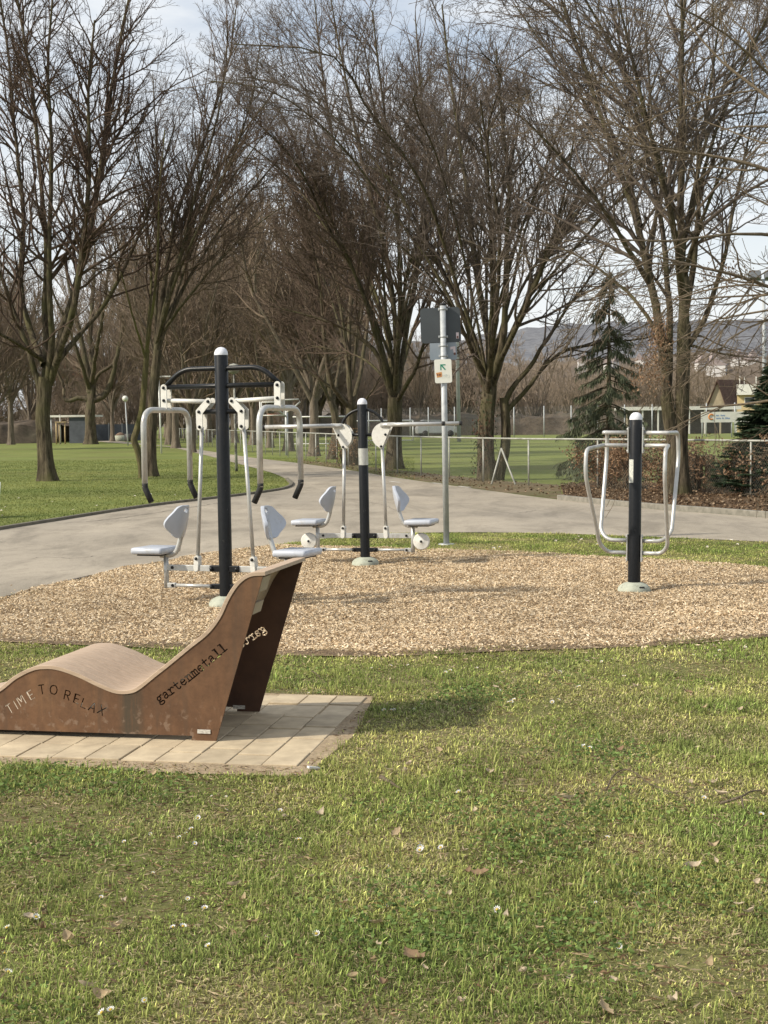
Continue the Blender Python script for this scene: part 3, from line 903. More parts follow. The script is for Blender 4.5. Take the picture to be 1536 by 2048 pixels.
bk.build('bicycle_symbol', mat('faded_print', (0.55, 0.60, 0.56), (0.62, 0.66, 0.62), 20, .7), b3)
deco('sticker', rrect(.205, -.135, .034, .075, .004), .0475, M_stick_p, b1)
deco('print', rrect(.205, -.155, .022, .028, .008), .0458, M_stick_d, b1)
deco('sticker', [(.085, .05), (.15, .058), (.152, -.02), (.125, -.022), (.122, .025), (.085, .018)], .0475, M_stick_p, b2)
deco('sticker', rrect(.140, -.035, .026, .03, .008), .0470, M_stick_d, b2)
for z in (hgt(621), hgt(675), hgt(693), hgt(713)):
    mb = MB(); mb.tube([(0, 0, z - .012), (0, 0, z + .012)], .0395, 20)
    mb.box((0, .036, z), (.105, .022, .02), None, .003)
    c = mb.build('clamp', M_galv, sign)
    for sx in (-1, 1):
        mb = MB(); mb.lathe([(.010, -.014), (.010, .014)], (sx * .048, .008, z), k=8)
        mb.tube([(sx * .048, -.012, z), (sx * .048, .036, z)], .008, 8); mb.build('bolt', M_galv, c)
# ------------------------------------------------------------------ fences
def chain_mat(name, pitch, wire, col):
    m, nt, bs, N, L = nodes_of(name)
    uv = N.new('ShaderNodeUVMap'); sp = N.new('ShaderNodeSeparateXYZ'); L.new(uv.outputs[0], sp.inputs[0])
    outs = []
    for op in ('ADD', 'SUBTRACT'):
        a = N.new('ShaderNodeMath'); a.operation = op; L.new(sp.outputs[0], a.inputs[0]); L.new(sp.outputs[1], a.inputs[1])
        b = N.new('ShaderNodeMath'); b.operation = 'DIVIDE'; L.new(a.outputs[0], b.inputs[0]); b.inputs[1].default_value = pitch
        c = N.new('ShaderNodeMath'); c.operation = 'FRACT'; L.new(b.outputs[0], c.inputs[0])
        d = N.new('ShaderNodeMath'); d.operation = 'LESS_THAN'; L.new(c.outputs[0], d.inputs[0]); d.inputs[1].default_value = wire / pitch
        outs.append(d)
    mx = N.new('ShaderNodeMath'); mx.operation = 'MAXIMUM'; L.new(outs[0].outputs[0], mx.inputs[0]); L.new(outs[1].outputs[0], mx.inputs[1])
    L.new(mx.outputs[0], bs.inputs['Alpha'])
    bs.inputs['Base Color'].default_value = (*col, 1)
    bs.inputs['Roughness'].default_value = 0.5
    bs.inputs['Metallic'].default_value = 0.3
    return m
M_chain = chain_mat('chain_link_wire', 0.07, 0.0032, (0.20, 0.20, 0.17))
M_chain_far = chain_mat('ball_net_wire', 0.08, 0.005, (0.16, 0.165, 0.16))
M_fpost = mat('fence_steel', (0.44, 0.44, 0.39), (0.30, 0.30, 0.26), 5, 0.6, 0.2)

def mesh_panel(name, pts, z0, z1, material, parent):
    vs, fs, uv = [], [], []
    d = 0
    for i, p in enumerate(pts):
        if i: d += (Vector(p) - Vector(pts[i - 1])).length
        vs += [(p[0], p[1], z0), (p[0], p[1], z1)]
        uv += [(d, z0), (d, z1)]
        if i: fs.append((2 * i - 2, 2 * i, 2 * i + 1, 2 * i - 1))
    me = np_mesh(name, vs, np.array(fs))
    l = me.uv_layers.new(name='UVMap')
    idx = np.array([q for f in fs for q in f])
    l.data.foreach_set('uv', np.array(uv, dtype=np.float32)[idx].ravel())
    return link_mesh(name, me, material, parent)

def along(pts, step, start=0.0):
    out = []
    acc = start
    pts = [Vector(p) for p in pts]
    for a, b in zip(pts, pts[1:]):
        L_ = (b - a).length
        while acc <= L_:
            out.append(a + (b - a) * (acc / L_))
            acc += step
        acc -= L_
    return out

fl = [P(1800, 980, 27.0), P(1536, 980, 29.2), P(1400, 980, 31.2)] + GP([(1152, 976), (1075, 973), (1003, 967.5), (945, 963), (848, 953), (745, 941.5), (640, 924.5), (518, 907), (416, 893), (345, 880.5)])
fl = [Vector((p.x, p.y, 0)) for p in fl]
FENCE = fl
FH = 1.10
fence = empty('fence', fl[5])
tag(fence, 'low chain link fence with a top rail running along the far side of the path', 'fence')
def loc_pts(lst, o): return [Vector(p) - o for p in lst]
fo = fl[5]
lfl = loc_pts(fl, fo)
mb = MB(); mb.tube([p + Vector((0, 0, FH)) for p in lfl], .021, 8); mb.build('top_rail', M_fpost, fence)
posts = along(lfl, 2.45, 0.9)
for p in posts:
    mb = MB(); mb.tube([p + Vector((0, 0, -.02)), p + Vector((0, 0, FH - .02))], .019, 8); mb.build('fence_post', M_fpost, fence)
mesh_panel('chain_link', [p + Vector((0, .0, 0)) for p in lfl], .03, FH - .02, M_chain, fence)
# braced corner post
cp = lfl[5]
for e in (G(983, 969), G(1031, 970)):
    e = Vector((e.x, e.y, 0)) - fo
    mb = MB(); mb.tube([e, cp + Vector((0, 0, .86))], .022, 8); mb.build('brace', M_fpost, fence)

# tall ball-stop fence behind the pitch
YB = 136.0
bl = [P(x, 872, YB + dy) for x, dy in ((735, 12), (800, 6), (868, 2), (1107, 0), (1300, -6), (1540, -14), (1640, -16))]
bl = [Vector((p.x, p.y, 0)) for p in bl]
ball = empty('fence', bl[3])
tag(ball, 'tall grey ball stop fence at the far end of the playing field', 'fence')
lb = loc_pts(bl, bl[3])
for p in along(lb, 2.66, 0.3):
    mb = MB(); mb.tube([p, p + Vector((0, 0, 2.75))], .05, 6); mb.build('fence_post', M_galv, ball)
mesh_panel('wire_mesh', lb, .02, 2.7, M_chain_far, ball)

# ------------------------------------------------------------------ things on and behind the pitch
M_goal = mat('white_goal_frame', (0.72, 0.72, 0.68), (0.62, 0.62, 0.58), 3, 0.5)
def goal(x0, x1, ytop, ybot, Y, depth, label, zdir=1):
    a, b = P(x0, ybot, Y), P(x1, ybot, Y)
    a.z = b.z = 0
    h = 2.0 if False else (P(x0, ytop, Y).z)
    o = empty('football_goal', a)
    tag(o, label, 'goal')
    v = b - a
    k = Vector((0, depth, 0))
    for q in (Vector(), v):
        mb = MB(); mb.tube([q, q + Vector((0, 0, h))], .05, 8); mb.build('goal_post', M_goal, o)
        mb = MB(); mb.tube([q + Vector((0, 0, h)), q + k * .35 + Vector((0, 0, h)), q + k, q], .028, 6); mb.build('net_stay', M_goal, o)
    mb = MB(); mb.tube([Vector((0, 0, h)), v + Vector((0, 0, h))], .05, 8); mb.build('crossbar', M_goal, o)
    mb = MB(); mb.tube([k + Vector((0, 0, .04)), k + v + Vector((0, 0, .04))], .03, 6); mb.build('ground_bar', M_goal, o)
    return o
goal(577, 700, 834, 887, 104, 1.6, 'white football goal beside the basketball hoop')
goal(700, 826, 842, 881, 118, 1.8, 'white football goal further out on the playing field')

# basketball stand beside the first goal
bp = P(574, 912, 71.5); bp.z = 0
bs_ = empty('basketball_stand', bp)
tag(bs_, 'basketball stand with white framed backboard behind the low fence', 'basketball hoop')
sc = F_PX / 71.5
h = lambda y: (912 - y) / sc
xx = lambda x: (x - 574) / sc
mb = MB(); mb.tube([(0, 0, 0), (0, 0, h(812))], .075, 12); mb.build('pole', M_galv, bs_)
mb = MB(); mb.tube(fillet([(0, 0, h(835)), (-.35, -.5, h(822)), (xx(550), -.95, h(822))], .2, 5), .045, 8); mb.build('support_arm', M_galv, bs_)
mb = MB(); mb.tube([(xx(525), -1.0, h(803)), (xx(601), -1.0, h(801)), (xx(604), -1.0, h(806)), (xx(590), -1.0, h(818)), (xx(577), -1.0, h(826))], .032, 6); mb.build('hoop_bracket', M_goal, bs_)
mb = MB(); mb.tube([(xx(525), -1.0, h(803)), (xx(525), -1.0, h(906)), (xx(525), -1.0, 0)], .035, 6); mb.build('side_post', M_goal, bs_)
M_glass = mat('scuffed_acrylic', (0.30, 0.30, 0.28), (0.24, 0.24, 0.22), 3, 0.25)
mb = MB()
for a, b in (((528, 806), (572, 806)), ((572, 806), (572, 832)), ((572, 832), (528, 832)), ((528, 832), (528, 806))):
    mb.tube([(xx(a[0]), -1.02, h(a[1])), (xx(b[0]), -1.02, h(b[1]))], .025, 6)
mb.build('backboard_frame', M_goal, bs_)
ring = [(xx(550) + .23 * math.cos(a), -1.3 + .23 * math.sin(a), h(830)) for a in [2 * math.pi * k / 20 for k in range(21)]]
mb = MB(); mb.tube(ring, .012, 6); mb.build('hoop_ring', mat('orange_ring', (.45, .12, .04), None, 5, .5), bs_)

# floodlight masts
def mast(px, ytop, ybot, Y, r, label, head):
    b = P(px, ybot, Y); b.z = 0
    o = empty('floodlight_mast', b, 0, (0, -.012))
    tag(o, label, 'floodlight')
    hh = P(px, ytop, Y).z
    mb = MB(); mb.tube([(0, 0, 0), (0, 0, hh * .5), (0, 0, hh)], [r, r * .8, r * .55], 12); mb.build('mast', mat('mast_grey', (.45, .47, .48), (.38, .40, .41), 4, .6), o)
    if head:
        mb = MB(); mb.box((0, 0, hh), (.9, .08, .08)); mb.build('cross_arm', M_galv, o)
        for sx in (-.3, .3):
            mb = MB(); mb.box((sx - .05, -.05, hh + .17), (.45, .25, .30), Matrix.Rotation(rad(-25), 3, 'X'), .03); mb.build('lamp_head', mat('lamp_grey', (.16, .17, .18), None, 5, .5), o)
    else:
        mb = MB(); mb.box((0, 0, hh), (.9, .08, .08)); mb.build('cross_arm', M_galv, o)
mast(1530, 560, 905, 60, .10, 'tall floodlight mast behind the dark evergreen on the field edge', True)
mast(918, 250, 880, 112, .15, 'slim grey floodlight mast rising behind the signpost', False)

# lamps along the path
M_lampglass = mat('milky_lamp_glass', (0.72, 0.72, 0.66), (0.45, 0.45, 0.40), 2.2, 0.3, 0, 0, .01, None, .45, .6)
M_lampdark = mat('lamp_grey_paint', (0.20, 0.20, 0.17), (0.27, 0.27, 0.23), 7, 0.6)
q = G(256, 891.5); s_ = 1.55 / (891.5 - 847.1)
lamp = empty('street_lamp', q, 0, (0, -.04))
tag(lamp, 'globe street lamp on a thin pale pole at the edge of the far lawn', 'street lamp')
hh = (891.5 - 797) * s_
mb = MB(); mb.tube([(0, 0, 0), (0, 0, 1.0), (0, 0, hh - .2)], [.055, .045, .035], 10); mb.build('pole', M_galv, lamp)
mb = MB(); mb.lathe([(.05, hh - .21), (.10, hh - .19), (.17, hh - .13), (.205, hh - .03), (.205, hh + .05), (.17, hh + .13), (.10, hh + .18), (0, hh + .20)], k=20); mb.build('globe', M_lampglass, lamp)
q = G(473, 943); s_ = 1.55 / (943 - 845)
lamp = empty('street_lamp', q, 0, (0, -.012))
tag(lamp, 'mushroom shaped street lamp behind the chest press post', 'street lamp')
hh = (943 - 740) * s_
mb = MB(); mb.tube([(0, 0, 0), (0, 0, 1.1), (0, 0, hh - .1)], [.05, .04, .03], 10); mb.build('pole', mat('peeling_pole', (.36, .36, .32), (.09, .085, .075), 6, .7, 0, 0, .01, (1, 1, .5), .45, .55), lamp)
mb = MB(); mb.lathe([(.04, hh - .14), (.13, hh - .10), (.19, hh - .02), (.20, hh + .02)], k=20); mb.build('lamp_bowl', M_lampdark, lamp)
mb = MB(); mb.lathe([(.23, hh + .02), (.20, hh + .10), (.12, hh + .17), (0, hh + .20)], k=20); mb.build('lamp_hood', mat('pale_hood', (.40, .40, .34), (.30, .30, .26), 6, .5), lamp)
q = G(323, 907)
pole = empty('marker_post', q, 0, (0, -.02))
tag(pole, 'white sign pole beside the crooked tree on the lawn edge', 'signpost')
mb = MB(); mb.tube([(0, 0, 0), (0, 0, 3.9)], .045, 10); mb.build('pole', M_goal, pole)
mb = MB(); mb.box((.30, 0, 3.93), (.62, .05, .07)); mb.build('cross_arm', M_goal, pole)

# buildings behind the field on the right
M_plaster = mat('stained_plaster', (0.46, 0.39, 0.27), (0.30, 0.25, 0.17), 0.7, 0.9)
M_roof = ground_mat('brown_roof_tiles', [(0.105, 0.065, 0.05), (0.15, 0.095, 0.075)], 0.8, 6, .4)
M_cream = mat('cream_wall', (0.60, 0.47, 0.25), (0.52, 0.40, 0.21), 1.2, 0.9)
M_pale = mat('pale_fascia', (0.70, 0.69, 0.62), (0.60, 0.59, 0.53), 2, 0.8)
M_wdark = mat('dark_glass', (0.04, 0.045, 0.05), (0.06, 0.06, 0.065), 2, 0.2)
YH = 175.0
k = YH / F_PX
def bld(px, py, Y):
    q = P(px, py, Y); return q
base = P(1430, 862, YH); base.z = 0
house = empty('house', base, rad(-12))
tag(house, 'gabled house with stained plaster gable and brown tiled roof behind the field', 'house')
zt = lambda y: P(1430, y, YH).z
ez, rz_ = zt(806), zt(764)
hw = 18.5 * k
mb = MB(); mb.plate([(-hw, 0), (hw, 0), (hw, ez), (0.2, rz_), (-hw, ez)], 0, 9.0); mb.build('wall', M_plaster, house)
mb = MB()
ex = 56 * k
# roof running to the right behind the gable: two slopes
a0, a1, a2 = Vector((0.2 - hw * 1.15, -.3, ez - .55)), Vector((.2, -.3, rz_ + .12)), Vector((hw * 1.12, -.3, ez - .55))
dr = Vector((ex, 6.0, 0))
for p_, q_ in ((a0, a1), (a1, a2)):
    nz = Vector((0, 0, .16))
    v = [p_, q_, q_ + dr, p_ + dr]
    bm = mb.bm
    lo = [bm.verts.new(t) for t in v]; up = [bm.verts.new(t + nz) for t in v]
    bm.faces.new(lo); bm.faces.new(up)
    for i in range(4): bm.faces.new((lo[i], lo[(i + 1) % 4], up[(i + 1) % 4], up[i]))
mb.build('roof', M_roof, house)
mb = MB(); mb.box((-.4, -.04, ez * .55), (1.1, .06, 1.4)); w_ = mb.build('window', M_pale, house)
mb = MB(); mb.box((-.4, -.09, ez * .55), (.9, .03, 1.2)); mb.build('pane', M_wdark, w_)
base = P(1474, 862, YH - 12); base.z = 0
clubh = empty('clubhouse', base, rad(-13))
tag(clubh, 'cream flat roofed building with a white parapet beside the tiled house', 'building')
k2 = (YH - 12) / F_PX
zc = lambda y: P(1474, y, YH - 12).z
mb = MB(); mb.box((70 * k2, 4, zc(790) / 2), (140 * k2, 8, zc(790))); mb.build('wall', M_cream, clubh)
mb = MB(); mb.box((70 * k2, 3.8, (zc(769) + zc(790)) / 2), (142 * k2, 8.6, zc(769) - zc(790))); mb.build('parapet', M_pale, clubh)
for i in range(4):
    mb = MB(); mb.box((1.3 + i * 1.9, -.05, zc(803)), (1.1, .12, .9)); w_ = mb.build('window', M_pale, clubh)
    mb = MB(); mb.box((1.3 + i * 1.9, -.13, zc(803)), (.95, .04, .75)); mb.build('pane', M_wdark, w_)
for i, hx in enumerate((5, 14, 37)):
    mb = MB(); mb.tube([(hx * k2, 1, zc(769)), (hx * k2, 1, zc(752))], .05, 6); mb.build('aerial', M_pale, clubh)
YS = 150.0
base = P(1245, 866, YS); base.z = 0
shed = empty('spectator_shelter', base)
tag(shed, 'long low shelter with a white roof edge behind the playing field', 'shelter')
k3 = YS / F_PX
z0_, z1_ = P(1350, 820, YS).z, P(1350, 813, YS).z
mb = MB(); mb.box((115 * k3, 1.5, (z0_ + z1_) / 2), (240 * k3, 4, z1_ - z0_)); mb.build('roof', M_pale, shed)
mb = MB(); mb.box((115 * k3, 3.2, z0_ / 2), (236 * k3, .3, z0_)); mb.build('back_wall', mat('shade_wall', (.12, .10, .08), (.07, .06, .05), .6, .9), shed)
for i in range(8):
    mb = MB(); mb.box(((8 + i * 31) * k3, -.3, z0_ / 2), (.14, .14, z0_)); mb.build('pillar', M_pale if i % 3 else M_plaster, shed)
# advertising banner on the ball fence
YN = 121.0
c = P(1452, 834, YN)
ban = empty('banner', c, rad(4))
tag(ban, 'white advertising banner with blue lettering and an orange swirl on the far fence', 'banner')
kb = YN / F_PX
mb = MB(); mb.box((0, 0, 0), (102 * kb, .03, 21 * kb)); mb.build('cloth', M_pale, ban)
M_blue = mat('blue_print', (0.10, 0.20, 0.42), (0.14, 0.25, 0.48), 5, .7)
M_orng = mat('orange_print', (0.62, 0.26, 0.08), (0.55, 0.22, 0.07), 5, .7)
sw = [(-30 * kb + 5 * kb * math.cos(a), -.02, .6 * kb + 5 * kb * math.sin(a)) for a in [rad(35 + 270 * t / 14) for t in range(15)]]
mb = MB(); mb.tube(sw, .06, 6); mb.build('emblem', M_orng, ban)
mb = MB()
rb = random.Random(4)
for row, (zc_, n) in enumerate(((3.0, 8), (-2.6, 12))):
    x = -20.5
    for i in range(n):
        w_ = rb.uniform(1.6, 2.6)
        hgt_ = rb.choice([2.4, 2.4, 3.4])
        if not (row == 0 and i == 3) and not (row == 1 and i in (4, 7)):
            mb.box(((x + w_ / 2) * kb, -.02, (zc_ + (hgt_ - 2.4) / 2) * kb), (w_ * kb * .55, .01, hgt_ * kb))
            mb.box(((x + w_ / 2) * kb, -.021, (zc_ + rb.choice([-1, 0, 1])) * kb), (w_ * kb * .95, .01, .7 * kb))
        x += w_ + .35
mb.build('lettering', M_blue, ban)
for sx in (-48, 12, 48):
    mb = MB(); mb.tube([(sx * kb, .06, 10 * kb), (sx * kb, .06, -c.z)], .05, 6); mb.build('post', M_galv, ban)

# parked van seen through the ball fence
vb = P(873, 869, 146); vb.z = 0
van = empty('parked_car', vb, rad(8))
tag(van, 'pale parked car seen through the tall fence, left of the floodlight mast', 'car')
M_carp = mat('silver_paint', (0.42, 0.43, 0.44), (0.36, 0.37, 0.38), 2, .35, .3)
mb = MB(); mb.plate([(-1.9, .35), (1.9, .35), (1.95, .85), (1.75, .98), (1.0, 1.05), (-1.85, 1.05), (-1.95, .8)], -.8, .8, .06); mb.build('body', M_carp, van)
mb = MB(); mb.plate([(-1.75, 1.04), (1.0, 1.04), (.35, 1.52), (-1.45, 1.55)], -.72, .72, .06); cb = mb.build('cabin', M_wdark, van)
mb = MB(); mb.plate([(-1.5, 1.54), (.4, 1.52), (.2, 1.60), (-1.3, 1.62)], -.7, .7, .02); mb.build('roof', M_carp, van)
for sx in (-1.2, 1.2):
    for sy in (-.74, .74):
        mb = MB(); mb.lathe([(0, -.1), (.30, -.1), (.32, 0), (.30, .1), (0, .1)], k=18)
        bmesh.ops.rotate(mb.bm, verts=mb.bm.verts[:], cent=(0, 0, 0), matrix=Matrix.Rotation(rad(90), 3, 'X'))
        bmesh.ops.translate(mb.bm, verts=mb.bm.verts[:], vec=(sx, sy, .32)); mb.build('wheel', M_rubber, van)

# far left: staked sapling, site hut, panels, planter, parked cars, red roofed house
sp_ = G(121, 888.5); s_ = 1.55 / (888.5 - 848.4)
sap = empty('staked_sapling', sp_)
tag(sap, 'young sapling tied between pale wooden stakes at the back of the lawn', 'tree')
M_stake = mat('pale_stake', (0.50, 0.38, 0.21), (0.42, 0.31, 0.17), 5, .8)
for sx, sy in ((-.27, -.15), (-.10, .2), (.38, -.05)):
    mb = MB(); mb.tube([(sx, sy, 0), (sx, sy, 1.75)], .055, 8); mb.build('stake', M_stake, sap)
mb = MB(); mb.box((.06, 0, 1.72), (.85, .5, .07)); mb.build('stake_rail', M_stake, sap)
mb = MB(); mb.tube([(0, 0, 0), (.01, 0, 1.0), (0, 0, 2.3)], [.06, .05, .035], 8); mb.build('trunk', mat('whitewashed_bark', (.62, .60, .54), (.45, .43, .38), 6, .9), sap)
hb = P(165, 884, 126); hb.z = 0
hut = empty('site_hut', hb, rad(-8))
tag(hut, 'blue grey site hut with a white flat roof behind the lawn', 'hut')
M_bluegrey = mat('blue_grey_sheet', (0.075, 0.085, 0.10), (0.055, 0.062, 0.074), 3, .6)
mb = MB(); mb.box((0, 0, 1.05), (1.5, 2.0, 2.1)); mb.build('wall', M_bluegrey, hut)
mb = MB(); mb.box((-.6, 0, 2.2), (4.0, 2.4, .16)); mb.build('roof', M_pale, hut)
for x in (-2.3, 1.1):
    mb = MB(); mb.tube([(x, -.9, 0), (x, -.9, 2.12)], .05, 8); mb.build('post', M_galv, hut)
pb_ = P(243, 880, 141); pb_.z = 0
pan = empty('panel_fence', pb_, rad(-4))
tag(pan, 'dark blue grey panel fence behind the bend in the path', 'fence')
for i in range(4):
    mb = MB(); mb.box((-1.8 + i * 1.25, 0, .75), (1.2, .04, 1.5)); mb.build('panel', M_bluegrey, pan)
    mb = MB(); mb.box((-2.42 + i * 1.25, 0, .8), (.05, .07, 1.6)); mb.build('post', M_galv, pan)
pl_ = P(241, 878, 135); pl_.z = 0
plt = empty('planter', pl_)
tag(plt, 'round concrete planter with a clipped brown plant on the bend of the path', 'planter')
mb = MB(); mb.lathe([(.0, .0), (.50, 0), (.56, .06), (.56, .50), (.48, .52), (.46, .42), (0, .42)], k=16); mb.build('tub', M_conc, plt)
mb = MB(); mb.lathe([(.45, .45), (.40, .60), (.2, .74), (0, .80)], k=12); mb.build('plant', mat('dry_plant', (.12, .075, .05), (.19, .13, .09), 8, .9, 0, .8, .05), plt)
pb2 = P(259, 880, 133); pb2.z = 0
bin_ = empty('litter_bin', pb2)
tag(bin_, 'squat dark bin right beside the round planter', 'bin')
mb = MB(); mb.lathe([(0, 0), (.36, 0), (.42, .1), (.44, .62), (.40, .66), (0, .67)], k=14); mb.build('bin_body', mat('dark_bin', (.03, .03, .03), (.05, .045, .04), 6, .6), bin_)
M_redroof = mat('red_roof', (0.25, 0.10, 0.065), (0.19, 0.075, 0.05), 2, .9)
rh = P(158, 860, 240); rh.z = 0
redh = empty('house', rh)
tag(redh, 'red roofed house half hidden by the bare branches at the left', 'house')
kz = 240 / F_PX
mb = MB(); mb.box((0, 5, 4.2), (95 * kz, 8, 8.4)); mb.build('wall', mat('pinkish_plaster', (.40, .30, .25), (.33, .25, .2), 1, .9), redh)
mb = MB(); mb.plate([(-52 * kz, 8.3), (52 * kz, 8.3), (34 * kz, 12.4), (-34 * kz, 12.4)], .2, 9.5); mb.build('roof', M_redroof, redh)
for i in range(4):
    mb = MB(); mb.box((-2.9 + i * 1.9, .98, 5.6), (.9, .08, 1.3)); mb.build('window', M_wdark, redh)
def small_car(px, py, Y, rz, m, label):
    b = P(px, py, Y); b.z = 0
    o = empty('parked_car', b, rz); tag(o, label, 'car')
    mb = MB(); mb.plate([(-2.0, .3), (2.0, .3), (2.05, .75), (1.1, .95), (-1.95, .98), (-2.05, .7)], -.8, .8, .06); mb.build('body', m, o)
    mb = MB(); mb.plate([(-1.7, .96), (1.0, .95), (.35, 1.45), (-1.25, 1.48)], -.72, .72, .06); mb.build('cabin', M_wdark, o)
    for sx in (-1.25, 1.25):
        mb = MB(); mb.lathe([(0, -.85), (.31, -.85), (.32, 0), (.31, .85), (0, .85)], k=16)
        bmesh.ops.rotate(mb.bm, verts=mb.bm.verts[:], cent=(0, 0, 0), matrix=Matrix.Rotation(rad(90), 3, 'X'))
        bmesh.ops.translate(mb.bm, verts=mb.bm.verts[:], vec=(sx, 0, .32)); mb.build('wheels', M_rubber, o)
    return o
small_car(8, 862, 175, rad(5), mat('white_paint', (.62, .62, .62), None, 3, .3), 'white parked car beyond the hedge at the far left')
small_car(48, 862, 176, rad(-3), mat('pale_lilac_paint', (.45, .42, .47), None, 3, .3), 'pale lilac parked car right of the white one')
# tilted board cut off by the left edge of the view
tb = G(-20, 1037)
board_ = empty('information_board', tb, rad(20))
tag(board_, 'tilted white and green board on the lawn, cut off at the left edge', 'board')
mb = MB(); mb.box((-.42, .2, .33), (1.2, .05, .80), Matrix.Rotation(rad(-38), 3, 'X') @ Matrix.Rotation(rad(8), 3, 'Y'), .01); mb.build('panel', mat('glossy_map', (.62, .66, .60), (.36, .46, .38), 5, .25, 0, 0, .01, None, .5, .62), board_)
for sx in (-.9, .05):
    mb = MB(); mb.box((sx, .28, .12), (.07, .07, .40)); mb.build('leg', mat('dark_wood', (.06, .04, .03), None, 6, .8), board_)

# block pile of mossy stones behind the fence
wp = P(1418, 960, 33.5); wp.z = 0
M_moss = mat('mossy_log', (0.050, 0.045, 0.025), (0.085, 0.085, 0.035), 6, .95, 0, .6, .03)
rr_ = random.Random(9)
n = 0
for i, (sx, sz) in enumerate(((-.55, .13), (-.1, .13), (.38, .13), (-.35, .38), (.15, .38), (.42, .37), (-.15, .62))):
    e = empty('mossy_block', wp + Vector((sx, rr_.uniform(-.08, .08), sz)), rr_.uniform(-.15, .15))
    mb = MB(); mb.box((0, 0, 0), (.44, .40, .245), None, .03)
    for v in mb.bm.verts: v.co += Vector((rr_.uniform(-.015, .015), rr_.uniform(-.015, .015), 0))
    mb.build('block', M_moss, e)
    tag(e, 'dark mossy block in the low stack behind the fence', 'block', 'mossy blocks stacked behind the fence')

# low brown banks behind the field and the lawn
M_bank = ground_mat('brown_bank', [(0.075, 0.058, 0.042), (0.125, 0.098, 0.072), (0.07, 0.068, 0.045)], .35, 3.0, 1.0)
def bank(px0, px1, Y0, Y1, h_, seed):
    n = 160
    vs, fs = [], []
    for r, (dy, f) in enumerate(((0, 0), (.5, .45), (1.4, .85), (3, 1), (12, 1.05), (14, 0))):
        for i in range(n):
            t = i / (n - 1)
            Y = Y0 + (Y1 - Y0) * t
            q = P(px0 + (px1 - px0) * t, 860, Y)
            k_ = .6 + .35 * vnoise(q.x, r * 3.0, 2.5, seed) + .35 * vnoise(q.x, r * 2.0, .7, seed + 1)
            vs.append((q.x, Y + dy + (.5 * vnoise(q.x, r * 5.0, 1.2, seed + 2) if 0 < r < 5 else 0), -.02 + h_ * f * k_))
    for r in range(5):
        for i in range(n - 1):
            fs.append((r * n + i, r * n + i + 1, (r + 1) * n + i + 1, (r + 1) * n + i))
    tag(link_mesh('bank', np_mesh('bank', vs, np.array(fs), False), M_bank), kind='structure')
bank(640, 1262, 158, 154, 2.1, 31)
bank(-140, 112, 122, 128, 1.7, 35)
# hills with scattered houses
def hill(name, Y, prof, material, depth):
    xs = [p[0] for p in prof]
    N_ = 120
    vs, fs = [], []
    pts = np.linspace(xs[0], xs[-1], N_)
    zz = np.interp(pts, xs, [p[1] for p in prof])
    zz = zz - 2.5 * vnoise(pts, pts * 0, 22, 5) - 1.5 * vnoise(pts, pts * 0, 7, 6)
    for r in range(9):
        f = r / 8
        for i in range(N_):
            q = P(pts[i], HOR, Y)
            topz = P(pts[i], zz[i], Y).z
            vs.append((q.x * (1 - .0 * f), Y - depth * (1 - f), topz * math.sin(f * math.pi / 2) + (0 if f in (0, 1) else 3 * math.sin(i * .9 + r * 2))))
    for r in range(8):
        for i in range(N_ - 1):
            fs.append((r * N_ + i, r * N_ + i + 1, (r + 1) * N_ + i + 1, (r + 1) * N_ + i))
    return tag(link_mesh(name, np_mesh(name, vs, np.array(fs), True), material), kind='structure')
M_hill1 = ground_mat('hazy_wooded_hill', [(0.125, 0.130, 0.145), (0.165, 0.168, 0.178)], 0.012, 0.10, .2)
M_hill2 = ground_mat('near_wooded_hill', [(0.115, 0.092, 0.072), (0.155, 0.120, 0.085), (0.125, 0.115, 0.105)], 0.03, 0.25, .3)
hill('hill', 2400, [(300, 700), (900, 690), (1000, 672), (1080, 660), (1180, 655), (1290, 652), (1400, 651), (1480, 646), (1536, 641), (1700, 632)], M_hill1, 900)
hill('hill', 1100, [(300, 770), (900, 748), (1000, 738), (1100, 730), (1220, 726), (1340, 716), (1450, 722), (1536, 728), (1700, 730)], M_hill2, 450)
M_housew = mat('distant_white_wall', (.62, .60, .57), (.52, .50, .48), .3, .9)
M_houser = mat('distant_roof', (.24, .20, .19), (.30, .25, .23), .3, .9)
rh_ = random.Random(21)
def far_house(px, py, w, label, group):
    topz = P(px, np.interp(px, [1000, 1100, 1220, 1340, 1450, 1536], [738, 730, 726, 716, 722, 728]) - 0.0, 1100).z
    best = None
    for f in np.linspace(.25, .98, 80):
        Y = 1100 - 450 * (1 - f)
        d = abs(topz * math.sin(f * math.pi / 2) - P(px, py, Y).z)
        if best is None or d < best[0]: best = (d, Y)
    b = P(px, py, best[1])
    o = empty('hillside_house', b - Vector((0, 0, 2)), rh_.uniform(-.5, .5))
    tag(o, label, 'house', group)
    k_ = best[1] / 640
    mb = MB(); mb.box((0, 0, 2.2 * k_), (w * k_, w * .8 * k_, 5.6 * k_)); mb.build('wall', M_housew, o)
    mb = MB(); mb.plate([(-w * .58 * k_, 5.0 * k_), (w * .58 * k_, 5.0 * k_), (0, 8.2 * k_)], -w * .42 * k_, w * .42 * k_); mb.build('roof', M_houser, o)
far_house(1433, 748, 8, 'larger white house on the slope above the tiled roof', None)
for i in range(16):
    px = rh_.uniform(1395, 1530) if i < 11 else rh_.uniform(1150, 1320)
    far_house(px, 731 + rh_.uniform(0, 12), rh_.uniform(2.2, 4.2), 'small distant house on the wooded hillside', 'distant houses on the hillside')
